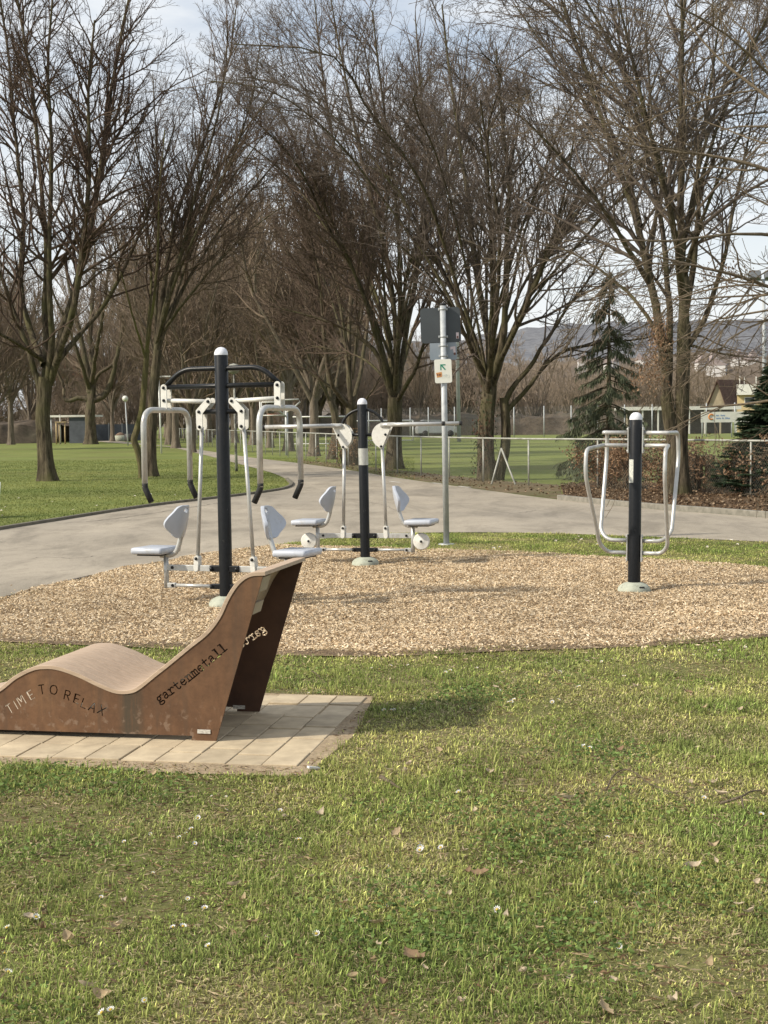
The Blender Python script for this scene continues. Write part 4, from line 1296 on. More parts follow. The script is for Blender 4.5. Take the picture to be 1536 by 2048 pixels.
# ------------------------------------------------------------------ bare trees
def bark_mat(name, a, b, moss=None):
    m, nt, bs, N, L = nodes_of(name)
    n1 = noise_node(nt, 4.0, 7, 0.75, (3, 3, .45))
    n2 = noise_node(nt, 1.2, 3, 0.6)
    c = ramp_node(nt, n1.outputs['Fac'], [(0.40, a), (0.62, b)]).outputs[0]
    if moss:
        r = ramp_node(nt, n2.outputs['Fac'], [(0.45, 0.0), (0.65, 0.75)])
        c = mix_node(nt, r.outputs[0], c, moss)
    L.new(c, bs.inputs['Base Color'])
    bs.inputs['Roughness'].default_value = 0.95
    bs.inputs['Specular IOR Level'].default_value = 0.1
    bump_node(nt, bs, n1.outputs['Fac'], 1.0, 0.06)
    return m
M_bark = bark_mat('grey_bark', (0.034, 0.027, 0.019), (0.165, 0.135, 0.092), (0.092, 0.088, 0.040))
M_bark2 = bark_mat('smooth_bark', (0.050, 0.040, 0.029), (0.170, 0.138, 0.098), (0.100, 0.094, 0.052))
M_twig = bark_mat('twig_bark', (0.075, 0.052, 0.040), (0.125, 0.090, 0.068))
M_twig_mid = bark_mat('mid_twig_bark', (0.118, 0.086, 0.066), (0.18, 0.134, 0.104))
M_twig_grey = bark_mat('grey_twig_bark', (0.125, 0.100, 0.082), (0.185, 0.152, 0.126))
M_twig_pale = bark_mat('pale_twig_bark', (0.16, 0.125, 0.085), (0.24, 0.195, 0.14))
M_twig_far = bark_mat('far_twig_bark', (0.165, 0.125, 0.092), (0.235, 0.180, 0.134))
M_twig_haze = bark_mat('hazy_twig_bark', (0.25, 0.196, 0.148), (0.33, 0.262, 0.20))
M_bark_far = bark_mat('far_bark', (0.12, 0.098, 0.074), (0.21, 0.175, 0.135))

def unit(v):
    return v / np.maximum(np.linalg.norm(v, axis=-1, keepdims=True), 1e-9)

def tubes(pts, rad_, k):
    n, m, _ = pts.shape
    T = np.gradient(pts, axis=1)
    T = unit(T)
    md = unit(pts[:, -1] - pts[:, 0])
    ref = np.where(np.abs(md[:, 2:3]) < 0.8, np.array([[0, 0, 1.0]]), np.array([[1.0, 0, 0]]))[:, None, :]
    Nn = unit(ref - T * np.sum(ref * T, -1, keepdims=True))
    B = np.cross(T, Nn)
    a = 2 * np.pi * np.arange(k) / k
    v = pts[:, :, None, :] + rad_[:, :, None, None] * (np.cos(a)[None, None, :, None] * Nn[:, :, None, :] + np.sin(a)[None, None, :, None] * B[:, :, None, :])
    v = v.reshape(-1, 3)
    idx = np.arange(n * m * k).reshape(n, m, k)
    q = np.stack([idx[:, :-1, :], np.roll(idx, -1, 2)[:, :-1, :], np.roll(idx, -1, 2)[:, 1:, :], idx[:, 1:, :]], -1).reshape(-1, 4)
    return v, q

def merge(batches, name, smooth=True):
    vs, fs, off = [], [], 0
    for v, q in batches:
        vs.append(v); fs.append(q + off); off += len(v)
    return np_mesh(name, np.concatenate(vs), np.concatenate(fs), smooth)

def spawn(pts, rad_, dens, t0, t1, ang_, lenf, m, wob, up, rcap, rng, taper=.3):
    n, mm, _ = pts.shape
    L = np.sum(np.linalg.norm(np.diff(pts, axis=1), axis=2), axis=1)
    cnt = rng.poisson(dens * L * (t1 - t0))
    idx = np.repeat(np.arange(n), cnt)
    N_ = len(idx)
    t = rng.uniform(t0, t1, N_)
    f = t * (mm - 1.001); i = f.astype(int); fr = (f - i)[:, None]
    p = pts[idx, i] * (1 - fr) + pts[idx, i + 1] * fr
    T = unit(pts[idx, i + 1] - pts[idx, i])
    R = rad_[idx, i] * (1 - fr[:, 0]) + rad_[idx, i + 1] * fr[:, 0]
    v = rng.normal(size=(N_, 3)); v -= np.sum(v * T, 1, keepdims=True) * T; v = unit(v)
    a = rng.uniform(ang_[0], ang_[1], N_)[:, None]
    d = unit(T * np.cos(a) + v * np.sin(a))
    ln = lenf(L[idx], t, rng, N_)
    r0 = np.minimum(R * .62, rcap * np.sqrt(np.maximum(ln, .05)))
    out = np.zeros((N_, m, 3)); out[:, 0] = p
    step = (ln / (m - 1))[:, None]
    for s in range(1, m):
        d = unit(d + rng.normal(size=(N_, 3)) * wob + np.array([0, 0, up]))
        out[:, s] = out[:, s - 1] + d * step
    rr = r0[:, None] * np.linspace(1, taper, m)[None, :]
    return out, rr

def limb_array(limbs, m=16):
    P_, R_ = [], []
    for pts, r0, r1 in limbs:
        sm = np.array([p[:] for p in smooth_line(pts, 6)])
        d = np.concatenate([[0], np.cumsum(np.linalg.norm(np.diff(sm, axis=0), axis=1))])
        s = np.linspace(0, d[-1], m)
        P_.append(np.stack([np.interp(s, d, sm[:, k]) for k in range(3)], 1))
        R_.append(r0 + (r1 - r0) * np.linspace(0, 1, m) ** .8)
    return np.array(P_), np.array(R_)

def crown_levels(P_, R_, rng, c):
    """grows four orders of branches out of the limbs"""
    g = c.get
    t0 = g('t0', .22)
    a1 = g('ang', (.45, 1.05))
    up = g('up', .10)
    b1, r1 = spawn(P_, R_, g('d1', 2.4), t0, 1, a1, lambda L, t, r, n: r.uniform(.5, 1.1, n) * np.minimum(g('l1', 3.4), 1.3 + .45 * L * (1 - t)), 8, g('wob', .15), up, .026, rng)
    bt, rt_ = spawn(P_, R_, g('dt', 2.6), .55, 1, (.25, .75), lambda L, t, r, n: r.uniform(.7, 2.3, n), 8, g('wob', .15) * .9, up * .5 - .01, .022, rng)
    b1, r1 = np.concatenate([b1, bt]), np.concatenate([r1, rt_])
    b2, r2 = spawn(b1, r1, g('d2', 3.4), .12, 1, g('ang2', (.4, .95)), lambda L, t, r, n: r.uniform(.45, 1.1, n) * (.38 + .42 * L * (1 - t)), 6, .18, up * .8, .016, rng)
    b3, r3 = spawn(b2, r2, g('d3', 5.0), .1, 1, (.4, 1.0), lambda L, t, r, n: r.uniform(.4, 1.1, n) * (.24 + .38 * L * (1 - t)), 4, .2, up * .6, .011, rng, .45)
    out = [(b1, r1, 5), (b2, r2, 4), (b3, r3, 3)]
    if g('d4', 6.0):
        b4, r4 = spawn(b3, r3, g('d4', 6.0), .1, 1, (.4, 1.0), lambda L, t, r, n: r.uniform(.3, 1.0, n) * (.12 + .3 * L * (1 - t)), 3, .2, up * .5, .010, rng, .6)
        out.append((b4, r4, 3))
    rmin = g('rmin', .0042)
    return [(p, np.maximum(r, rmin), k) for p, r, k in out]

def trunk_mesh(trunks, limbs, seed, flare=1.5):
    """trunks: (pts, r0, r1); each with a root flare and an uneven outline"""
    rng = np.random.default_rng(seed)
    batches = []
    for pts, r0, r1 in trunks:
        sm = smooth_line(pts, 8)
        n = len(sm); k = 40
        vs = np.zeros((n, k, 3))
        ph = rng.uniform(0, 6.28, 6)
        z0 = sm[0].z
        for i, p in enumerate(sm):
            t = (sm[min(i + 1, n - 1)] - sm[max(i - 1, 0)]).normalized()
            ref = Vector((1, 0, 0)); u = (ref - t * ref.dot(t)).normalized(); w = t.cross(u)
            f = i / (n - 1)
            r = r0 + (r1 - r0) * f
            hgt_ = max(0, p.z - z0)
            fl_ = (flare - 1) * math.exp(-hgt_ / (r0 * 1.6))
            for j in range(k):
                a = 2 * math.pi * j / k
                rr = r * (1 + .07 * math.sin(2 * a + ph[0] + hgt_ * .8) + .05 * math.sin(3 * a + ph[1] - hgt_ * 1.3) + .03 * math.sin(5 * a + ph[2] + hgt_ * 2.1) + .022 * math.sin(11 * a + ph[5] + .8 * math.sin(hgt_ * 3)) + .016 * math.sin(17 * a + hgt_ * 1.1) + .05 * math.exp(-((hgt_ - 2.0 * ph[5] / 3) / .25) ** 2) * math.cos(a - ph[0]) + fl_ * (1 + .45 * math.sin(4 * a + ph[3]) + .25 * math.sin(7 * a + ph[4])))
                vs[i, j] = p + u * (rr * math.cos(a)) + w * (rr * math.sin(a))
        idx = np.arange(n * k).reshape(n, k)
        q = np.stack([idx[:-1], np.roll(idx, -1, 1)[:-1], np.roll(idx, -1, 1)[1:], idx[1:]], -1).reshape(-1, 4)
        batches.append((vs.reshape(-1, 3), q))
    P_, R_ = limbs
    k = 10
    # slightly knotty limbs
    jit = rng.normal(size=P_.shape) * R_[:, :, None] * .22
    jit[:, :2] = 0
    batches.append(tubes(P_ + jit, R_ * (1 + rng.normal(size=R_.shape) * .05), k))
    return merge(batches, 'trunk'), P_ + jit

def hero(px, py, trunks, limbs, label, seed, cfg=None, bark=None, twig=None, cat='tree', Y=None, extra=None):
    cfg = cfg or {}
    b = G(px, py) if Y is None else P(px, py, Y)
    b = Vector((b.x, b.y, 0))
    o = empty('bare_tree', b)
    tag(o, label, cat)
    def conv(lst):
        out = []
        for q in lst:
            dy = q[2] if len(q) > 2 else 0.0
            out.append(P(q[0], q[1], b.y + dy) - b)
        return out
    tr = [([Vector((p.x, p.y, p.z - (.06 if i == 0 else 0))) for i, p in enumerate(conv(t[0]))], t[1], t[2]) for t in trunks]
    L3 = [(conv(l[0]), l[1], l[2]) for l in limbs]
    if extra:
        ne, ze, spd, He, re = extra
        rx = random.Random(seed * 13)
        for i in range(ne):
            a = 2 * math.pi * (i + rx.uniform(-.3, .3)) / ne
            sp_, hh_ = spd * rx.uniform(.6, 1.1), He * rx.uniform(.75, 1.05)
            z0 = ze * rx.uniform(.9, 1.4)
            pts = [Vector((.06 * math.cos(a), .06 * math.sin(a), z0))]
            for f in (.2, .4, .6, .8, 1):
                aa = a + rx.uniform(-.15, .15); rr = sp_ * f ** 1.05
                pts.append(Vector((rr * math.cos(aa), rr * math.sin(aa), z0 + (hh_ - z0) * math.sin(f * math.pi / 2) ** .9)))
            L3.append((pts, re * rx.uniform(.7, 1.1), .014))
    la = limb_array(L3)
    me, P_ = trunk_mesh(tr, la, seed)
    link_mesh('trunk', me, bark or M_bark, o)
    lv = crown_levels(P_, la[1], np.random.default_rng(seed + 100), cfg)
    cm = merge([tubes(*l) for l in lv], 'crown')
    link_mesh('crown', cm, twig or M_twig, o)
    print('TREE', label[:30], sum(len(l[0]) for l in lv), len(cm.polygons))
    return o

HC = dict(d1=3.0, d2=4.0, d3=5.6, d4=6.5, rmin=.0036)
# A: nearest tree on the left lawn
hero(96, 962, [([(96, 962), (92, 925), (90, 890), (87, 840), (88, 790), (92, 755)], .215, .195)], [
    ([(88, 800), (76, 762), (58, 705), (35, 640), (5, 560), (-40, 470, -.5), (-110, 330, -1)], .10, .02),
    ([(90, 790), (92, 700, .3), (90, 600, .5), (92, 480, .6), (80, 350, .8), (66, 190, 1), (40, 30, 1.2), (10, -130, 1.2)], .105, .022),
    ([(94, 780), (102, 690, -.4), (99, 580, -.7), (98, 450, -.9), (104, 300, -1.1), (96, 120, -1.4), (112, -80, -1.6)], .10, .022),
    ([(92, 775), (112, 700), (140, 610, .4), (166, 520, .6), (190, 410, .8), (208, 290, 1), (228, 140, 1.2), (262, -20, 1.4), (290, -130, 1.5)], .115, .024),
    ([(98, 770), (124, 690, -.6), (152, 590, -1.2), (168, 470, -1.6), (180, 330, -2), (176, 180, -2.4), (190, 40, -2.6)], .11, .025),
    ([(88, 730), (60, 660, 1), (40, 560, 1.6), (48, 430, 2.2), (30, 280, 2.6), (18, 120, 3), (-5, -40, 3.2)], .10, .025),
    ([(100, 740), (150, 680, .8), (215, 600, 1.5), (270, 490, 2), (310, 380, 2.4), (350, 250, 2.7)], .085, .02),
    ([(85, 720), (40, 690, -1.2), (-10, 660, -2), (-70, 600, -2.6)], .07, .02),
], 'big many stemmed bare tree with a bulging trunk on the left lawn', 1, dict(HC, up=.06, ang=(.45, 1.15)), M_bark)

# B: fan shaped tree left of the path, plus the crooked thin one that leans on it
hero(303, 953, [([(303, 953), (301, 920), (302, 880), (305, 830), (309, 770), (316, 700)], .155, .135)], [
    ([(313, 710), (320, 640), (330, 560, .2), (346, 460, .4), (382, 350, .6), (425, 230, .8), (458, 120, 1), (472, 20, 1.2)], .09, .02),
    ([(314, 700), (328, 620, -.3), (352, 540, -.6), (388, 440, -.9), (432, 350, -1.2), (490, 260, -1.5), (545, 190, -1.8)], .08, .018),
    ([(311, 720), (312, 620, .4), (316, 520, .8), (314, 400, 1), (312, 280, 1.2), (306, 160, 1.3)], .065, .014),
    ([(316, 700), (345, 620, .3), (400, 520, .6), (460, 430, .9), (530, 350, 1.2), (585, 290, 1.4)], .07, .016),
    ([(318, 690), (336, 600, -.5), (366, 490, -1), (396, 370, -1.5), (430, 250, -2), (452, 130, -2.2), (455, 40, -2.3)], .075, .016),
    ([(320, 680), (352, 590, 1), (392, 480, 1.6), (440, 390, 2.2), (505, 300, 2.8), (560, 220, 3)], .065, .015),
    ([(320, 670), (372, 600, -1), (430, 530, -1.8), (500, 460, -2.4), (570, 410, -3)], .055, .014),
    ([(312, 690), (350, 560, -1.5), (410, 430, -2.4), (470, 300, -3), (505, 190, -3.4), (520, 90, -3.5)], .06, .015),
], 'upright fan shaped bare tree behind the left hoop of the chest press', 2, dict(HC, up=.08, ang=(.3, .8), ang2=(.3, .8), wob=.10, t0=.25, d1=2.3), M_bark2, M_twig_mid)
hero(285, 956, [([(285, 956), (282, 930), (275, 900), (268, 880), (274, 858), (284, 820), (289, 770), (294, 700)], .095, .075)], [
    ([(293, 710), (298, 640), (302, 560, .4), (296, 460, .8), (284, 350, 1.1), (262, 240, 1.3)], .055, .012),
    ([(294, 700), (306, 610, -.4), (316, 500, -.8), (318, 390, -1), (330, 260, -1.2)], .05, .012),
    ([(292, 720), (268, 640, -.6), (246, 560, -1), (222, 470, -1.4)], .04, .01),
], 'thin crooked mossy tree leaning against the fan shaped one', 3, dict(HC, d1=1.8, up=.10), bark_mat('mossy_bark', (0.09, 0.075, 0.045), (0.16, 0.14, 0.07), (0.13, 0.13, 0.04)))

# C: old tree with the bent branch far back on the lawn
hero(182, 888.5, [([(182, 888.5), (181, 860), (180, 830), (182, 800), (184, 775)], .37, .31)], [
    ([(176, 800), (165, 795), (150, 798), (136, 802), (129, 797), (127, 785), (126, 768), (119, 752), (112, 735)], .20, .08),
    ([(181, 785), (174, 740), (166, 690), (154, 640), (140, 580), (128, 520)], .30, .07),
    ([(184, 780), (184, 720, 1), (180, 660, 1.5), (184, 600, 2), (190, 530, 2.5), (186, 450, 3)], .30, .06),
    ([(188, 800), (203, 795), (218, 778), (226, 750), (232, 715), (243, 670), (250, 610), (256, 540)], .26, .06),
    ([(186, 775), (196, 748), (212, 738), (224, 730), (240, 700, 2), (262, 660, 3)], .16, .05),
    ([(183, 770), (192, 700, -2), (206, 630, -3), (214, 560, -4), (222, 490, -4)], .2, .06),
    ([(180, 780), (160, 720, -2), (140, 660, -3), (112, 600, -4), (90, 540, -4)], .2, .06),
], 'old bare tree with one branch bent upwards like an elbow, behind the left lawn', 4, dict(dt=.8, d1=1.3, d2=1.6, d3=2.4, d4=2.4, l1=6, rmin=.011, wob=.22), M_bark2, M_twig_far)

# E: two trees right of the rowing station
hero(788, 938, [([(788, 938), (789, 900), (789, 860), (789, 820), (789, 795)], .245, .215)], [
    ([(786, 805), (775, 765), (764, 728), (748, 700), (710, 668), (657, 644), (600, 626), (540, 612)], .10, .02),
    ([(789, 800), (791, 720, .4), (791, 650, .6), (781, 566, .8), (768, 490, 1), (744, 400, 1.2), (716, 280, 1.5), (686, 130, 1.8), (660, -10, 2)], .115, .02),
    ([(786, 795), (766, 720, -.5), (742, 640, -1), (715, 560, -1.4), (680, 480, -1.8), (640, 390, -2.2), (600, 290, -2.5)], .10, .02),
    ([(792, 795), (802, 740, .5), (812, 670, .8), (826, 590, 1.2), (842, 480, 1.6), (850, 340, 2), (842, 180, 2.3), (830, 30, 2.5)], .11, .02),
    ([(793, 805), (812, 770, -.8), (832, 735, -1.4), (850, 680, -2), (880, 600, -2.6), (920, 500, -3)], .085, .018),
    ([(790, 790), (796, 690, -1), (800, 580, -1.8), (796, 450, -2.4), (778, 300, -3), (760, 150, -3.4), (744, 20, -3.6)], .10, .02),
    ([(788, 790), (778, 690, 1.2), (748, 580, 2), (700, 450, 2.8), (648, 330, 3.4), (612, 210, 3.8)], .09, .018),
    ([(791, 790), (820, 680, 1.4), (866, 560, 2.2), (914, 440, 3), (950, 320, 3.4)], .085, .018),
    ([(784, 770), (730, 720, 1.5), (670, 700, 2.4), (610, 690, 3)], .06, .014),
], 'broad bare tree with a thick dark trunk, just right of the rowing trainer post', 5, dict(HC, d1=2.6, up=.03, ang=(.3, .85), ang2=(.3, .8), wob=.09), M_bark, M_twig_mid, extra=(10, 3.0, 7.0, 13.5, .06))
hero(706, 930, [([(708, 930), (706, 895), (704, 860), (702, 825), (701, 805)], .20, .18)], [
    ([(703, 815), (697, 750), (698, 660, .5), (702, 550, .8), (690, 420, 1.2), (664, 270, 1.6), (640, 110, 2), (628, -20, 2)], .105, .02),
    ([(700, 812), (682, 790), (664, 775), (620, 745), (566, 702), (520, 676)], .075, .016),
    ([(698, 815), (678, 790, -.6), (664, 765, -1), (650, 690, -1.4), (640, 570, -1.8), (612, 430, -2.3), (588, 280, -2.8)], .09, .018),
    ([(704, 812), (722, 740, .8), (736, 640, 1.4), (744, 520, 2), (738, 380, 2.4), (724, 230, 2.8)], .085, .018),
    ([(702, 805), (690, 700, 1.5), (660, 590, 2.4), (616, 480, 3.2), (580, 380, 3.6)], .075, .016),
    ([(705, 820), (730, 800, -1), (752, 770, -1.6), (775, 720, -2)], .06, .014),
], 'bare tree leaning behind the rowing trainer, left of the thick dark trunk', 6, dict(HC, d1=2.3, up=.03, ang=(.3, .85), ang2=(.3, .8), wob=.09), M_bark2, M_twig_mid, extra=(5, 2.8, 6.0, 14.0, .06))
hero(662, 919, [([(664, 919), (668, 890), (672, 860), (669, 825), (662, 800)], .17, .15)], [
    ([(664, 808), (655, 740), (648, 650, .5), (640, 540, .8), (622, 430, 1.2), (600, 340, 1.6)], .10, .02),
    ([(662, 806), (640, 760, -.6), (610, 700, -1), (575, 640, -1.4), (540, 590, -1.8)], .08, .018),
    ([(666, 806), (680, 720, .8), (688, 620, 1.4), (690, 510, 2), (684, 400, 2.4)], .08, .018),
    ([(664, 800), (650, 690, 1.5), (618, 600, 2.4), (580, 520, 3.2), (552, 440, 3.6)], .08, .016),
], 'slender bare tree with rusty twigs at its foot, beside the far goal', 7, dict(HC, d1=2.6, rmin=.005), M_bark2)

# F: twin trunk with ivy at the fence
hero(978, 961, [([(974, 961), (973, 930), (972, 895), (973, 850), (977, 800), (979, 770)], .205, .19), ([(992, 957), (1003, 925), (1010, 895), (1012, 860), (1010, 820), (1008, 795)], .13, .115)], [
    ([(976, 800), (967, 760), (950, 705), (934, 650), (918, 612), (900, 575), (872, 515), (832, 440), (790, 370)], .105, .02),
    ([(979, 790), (982, 730, .3), (977, 670, .5), (962, 600, .7), (949, 520, 1), (938, 420, 1.3), (922, 300, 1.6), (900, 150, 2), (884, 10, 2.2)], .115, .02),
    ([(982, 780), (994, 730, -.4), (1005, 680, -.6), (1011, 610, -.8), (1013, 510, -1), (1018, 390, -1.2), (1006, 250, -1.5), (992, 100, -1.8)], .11, .02),
    ([(984, 770), (1002, 720, .5), (1024, 665, .8), (1050, 612, 1), (1072, 560, 1.2), (1108, 490, 1.6), (1150, 410, 2), (1190, 310, 2.3)], .105, .02),
    ([(1010, 805), (1022, 780), (1046, 752), (1078, 705), (1113, 652), (1142, 606), (1180, 555, -.3), (1220, 480, -.5)], .075, .016),
    ([(1011, 825), (1028, 806), (1050, 785), (1084, 738), (1121, 706), (1166, 692), (1215, 685), (1285, 678), (1340, 660)], .07, .014),
    ([(980, 780), (984, 690, 1.2), (990, 580, 1.8), (986, 460, 2.4), (968, 320, 3), (950, 180, 3.3)], .095, .018),
    ([(978, 770), (940, 690, -1.2), (900, 610, -2), (850, 540, -2.8), (800, 490, -3.2)], .075, .016),
    ([(984, 750), (1040, 640, -1.5), (1090, 520, -2.4), (1128, 390, -3), (1150, 260, -3.4)], .085, .018),
    ([(975, 790), (990, 640, -2), (1000, 480, -3), (980, 330, -3.6), (960, 200, -4)], .09, .018),
], 'dark twin trunked bare tree with ivy at the braced fence post', 8, dict(HC, d1=2.7, up=.03, ang=(.3, .85), ang2=(.3, .8), wob=.09), M_bark, M_twig_grey, extra=(13, 2.6, 7.2, 10.8, .055))

# G: tall tree with two stems at the right
hero(1358, 990, [([(1352, 990), (1350, 940), (1348, 890), (1340, 840), (1333, 790)], .155, .125), ([(1366, 990), (1363, 930), (1362, 880), (1364, 820), (1366, 740), (1368, 650)], .145, .125)], [
    ([(1334, 800), (1330, 720), (1317, 640), (1301, 575), (1291, 510), (1268, 425, .2), (1222, 290, .4), (1178, 160, .6), (1130, 20, .8), (1090, -90, 1)], .105, .02),
    ([(1334, 790), (1340, 700, .4), (1338, 600, .7), (1330, 500, 1), (1312, 380, 1.3), (1276, 240, 1.6), (1240, 90, 1.9), (1210, -60, 2)], .085, .018),
    ([(1368, 660), (1367, 580), (1364, 480), (1363, 380, -.2), (1366, 260, -.3), (1360, 120, -.5), (1376, -40, -.6)], .115, .025),
    ([(1370, 700), (1384, 680), (1402, 652), (1428, 590), (1447, 520), (1466, 430), (1490, 310), (1516, 190)], .062, .014),
    ([(1368, 640), (1385, 540, .5), (1396, 430, .8), (1398, 320, 1), (1420, 180, 1.3), (1440, 30, 1.5)], .075, .016),
    ([(1366, 600), (1352, 490, -1), (1330, 380, -1.6), (1296, 250, -2.2), (1262, 110, -2.6), (1230, -30, -3)], .08, .016),
    ([(1371, 690), (1396, 694), (1436, 706), (1480, 712), (1520, 716)], .035, .01),
    ([(1371, 680), (1400, 672), (1440, 690), (1476, 704)], .028, .008),
    ([(1300, 570), (1240, 470, -.6), (1170, 370, -1.2), (1100, 290, -1.8), (1020, 210, -2.2)], .06, .014),
    ([(1280, 450), (1250, 330, .8), (1180, 220, 1.4), (1100, 110, 2), (1030, 10, 2.4)], .06, .014),
    ([(1330, 690), (1270, 600, 1), (1200, 540, 1.8), (1130, 500, 2.4), (1060, 480, 2.8)], .05, .012),
    ([(1366, 560), (1404, 440, -1), (1450, 330, -1.6), (1500, 240, -2)], .06, .014),
], 'tall two stemmed bare tree behind the dip bar station', 9, dict(HC, d1=2.7, up=.03, ang=(.35, .95), wob=.11), M_bark, M_twig_grey, extra=(5, 5.0, 5.0, 12.5, .045))

# H: tree out of view on the right whose paler branches reach into the picture
hero(1860, 1130, [([(1860, 1130), (1855, 1000), (1850, 850), (1845, 700)], .22, .19)], [
    ([(1845, 760), (1780, 600), (1690, 460), (1600, 372), (1520, 335), (1430, 312), (1330, 300), (1240, 282)], .05, .008),
    ([(1845, 700), (1790, 520, .4), (1700, 350, .8), (1620, 260, 1), (1530, 190, 1.2), (1440, 120, 1.4), (1370, 40, 1.5)], .05, .009),
    ([(1846, 780), (1760, 690, -.4), (1660, 620, -.8), (1560, 580, -1), (1460, 548, -1.2), (1360, 524, -1.3), (1260, 500, -1.4)], .042, .007),
    ([(1848, 820), (1760, 800, .3), (1660, 790, .6), (1560, 798, .8), (1470, 810, 1), (1400, 815, 1)], .035, .008),
    ([(1846, 720), (1740, 560, -.8), (1640, 490, -1.4), (1540, 470, -1.8), (1440, 470, -2), (1330, 482, -2.2), (1220, 478, -2.4)], .036, .006),
    ([(1845, 690), (1740, 430, -1), (1620, 250, -1.6), (1520, 130, -2), (1440, 60, -2.3), (1350, 10, -2.6)], .034, .007),
    ([(1845, 690), (1780, 400, 1.4), (1700, 180, 2), (1620, 20, 2.4), (1560, -100, 2.6)], .09, .016),
], 'tree standing off to the right whose pale drooping branches reach into view', 10, dict(d1=3.2, d2=4.5, d3=6.0, d4=6.0, dt=.8, up=-.02, t0=.3, l1=2.0, rmin=.0028), M_twig_pale, M_twig_pale)

# ------------------------------------------------------------------ generic trees for the avenue and the woods
def generic(seed, H, r0, fork, spread, n_l, cfg):
    rng = np.random.default_rng(seed)
    limbs = []
    for i in range(n_l):
        a = 2 * math.pi * (i + rng.uniform(-.3, .3)) / n_l
        sp_ = spread * rng.uniform(.35, 1.1)
        top_ = H * rng.uniform(.72, 1.0)
        z0 = fork * rng.uniform(.75, 1.15)
        pts = [Vector((0, 0, z0))]
        for f in (.25, .5, .75, 1):
            rr = sp_ * (f ** .8) * rng.uniform(.85, 1.15)
            aa = a + rng.uniform(-.25, .25)
            pts.append(Vector((rr * math.cos(aa), rr * math.sin(aa), z0 + (top_ - z0) * f ** 1.05)))
        limbs.append((pts, r0 * rng.uniform(.45, .65), r0 * .10))
    la = limb_array(limbs, 12)
    tr = [([Vector((0, 0, -.1)), Vector((rng.uniform(-.1, .1), 0, fork * .5)), Vector((0, 0, fork * 1.1))], r0, r0 * .8)]
    tm, P_ = trunk_mesh(tr, la, seed)
    lv = crown_levels(P_, la[1], np.random.default_rng(seed + 50), cfg)
    cm = merge([tubes(*l) for l in lv], 'crown')
    print('GENERIC', len(cm.polygons))
    return tm, cm
GC = dict(dt=1.2, d1=2.2, d2=2.9, d3=3.8, d4=3.6, l1=4.5, rmin=.0085, t0=.1)
gen = [generic(31, 15.5, .22, 3.0, 5.0, 10, GC), generic(32, 17, .24, 3.4, 4.6, 10, dict(GC, up=.16, ang=(.3, .8))), generic(33, 14, .19, 2.2, 5.4, 11, GC), generic(34, 16.5, .22, 2.6, 4.2, 10, dict(GC, up=.15))]
scrub = [generic(41, 7.0, .12, .8, 2.6, 10, dict(dt=.6, d1=2.4, d2=2.6, d3=3.0, d4=0, l1=2.4, rmin=.014)), generic(42, 8.5, .15, 1.2, 3.0, 10, dict(dt=.6, d1=2.2, d2=2.4, d3=3.0, d4=0, l1=2.6, rmin=.015))]
def plant_tree(src, p, s, rz, label, group, twig, name='bare_tree', bark=None):
    o = empty(name, p, rz); o.scale = (s, s, s * random.uniform(.95, 1.08))
    tag(o, label, 'tree', group)
    for nm, me in zip(('trunk', 'crown'), src):
        c = bpy.data.objects.new(nm, me); COL.objects.link(c); c.parent = o
        want = (bark or M_bark_far) if nm == 'trunk' else twig
        if not me.materials: me.materials.append(want)
        c.material_slots[0].link = 'OBJECT'; c.material_slots[0].material = want
    return o
rt = random.Random(17)
# avenue along the curved path, getting smaller with distance
av = [(628, 912.5), (578, 902), (540, 895.5), (506, 890), (470, 885.5), (352, 896.5), (385, 905), (338, 889.5), (416, 884.5)]
for i, (x, y) in enumerate(av):
    p = G(x, y)
    plant_tree(gen[i % 4], p, rt.uniform(.85, 1.05) if y > 890 else rt.uniform(1.0, 1.2), rt.uniform(0, 6.28), 'bare tree in the avenue along the far bend of the path', 'bare trees lining the far path', M_twig_far)
for i in range(44):
    x = rt.uniform(-60, 330) if i < 8 else (rt.uniform(330, 700) if i < 36 else rt.uniform(700, 960))
    Y = rt.uniform(150, 215)
    p = P(x, 860, Y); p.z = 0
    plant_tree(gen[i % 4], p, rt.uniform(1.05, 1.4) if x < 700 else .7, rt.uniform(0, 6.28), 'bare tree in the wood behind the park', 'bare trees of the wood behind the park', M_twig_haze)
for i, (x, Y, s) in enumerate(((22, 120, .95), (-30, 95, .9), (60, 138, 1.0), (225, 134, .9), (280, 150, 1.0))):
    p = P(x, 870, Y); p.z = 0
    plant_tree(gen[(i + 1) % 4], p, s, rt.uniform(0, 6.28), 'bare tree standing at the back edge of the left lawn', 'bare trees behind the left lawn', M_twig_far)
# scrub behind the playing field and behind the lawn
for i in range(44):
    x = 690 + (1480 - 690) * (i + rt.uniform(-.4, .4)) / 44
    Y = rt.uniform(162, 230)
    p = P(x, 860, Y); p.z = 0
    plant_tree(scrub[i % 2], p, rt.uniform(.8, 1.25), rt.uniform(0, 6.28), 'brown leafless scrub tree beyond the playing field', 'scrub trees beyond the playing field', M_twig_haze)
for i in range(34):
    x = -20 + 620 * (i + rt.uniform(-.4, .4)) / 34
    Y = rt.uniform(140, 165)
    p = P(x, 860, Y); p.z = 0
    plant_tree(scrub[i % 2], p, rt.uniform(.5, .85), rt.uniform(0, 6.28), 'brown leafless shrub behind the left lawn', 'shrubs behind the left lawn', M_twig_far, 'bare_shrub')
# ------------------------------------------------------------------ evergreens, beech shrubs, leaf litter
M_leafattr = attr_mat('leaf_blades', .75, .28, .15)
M_chipattr = attr_mat('chip_surface', .85, 0, .15)
M_needle = attr_mat('needles', .7, .1, .2)

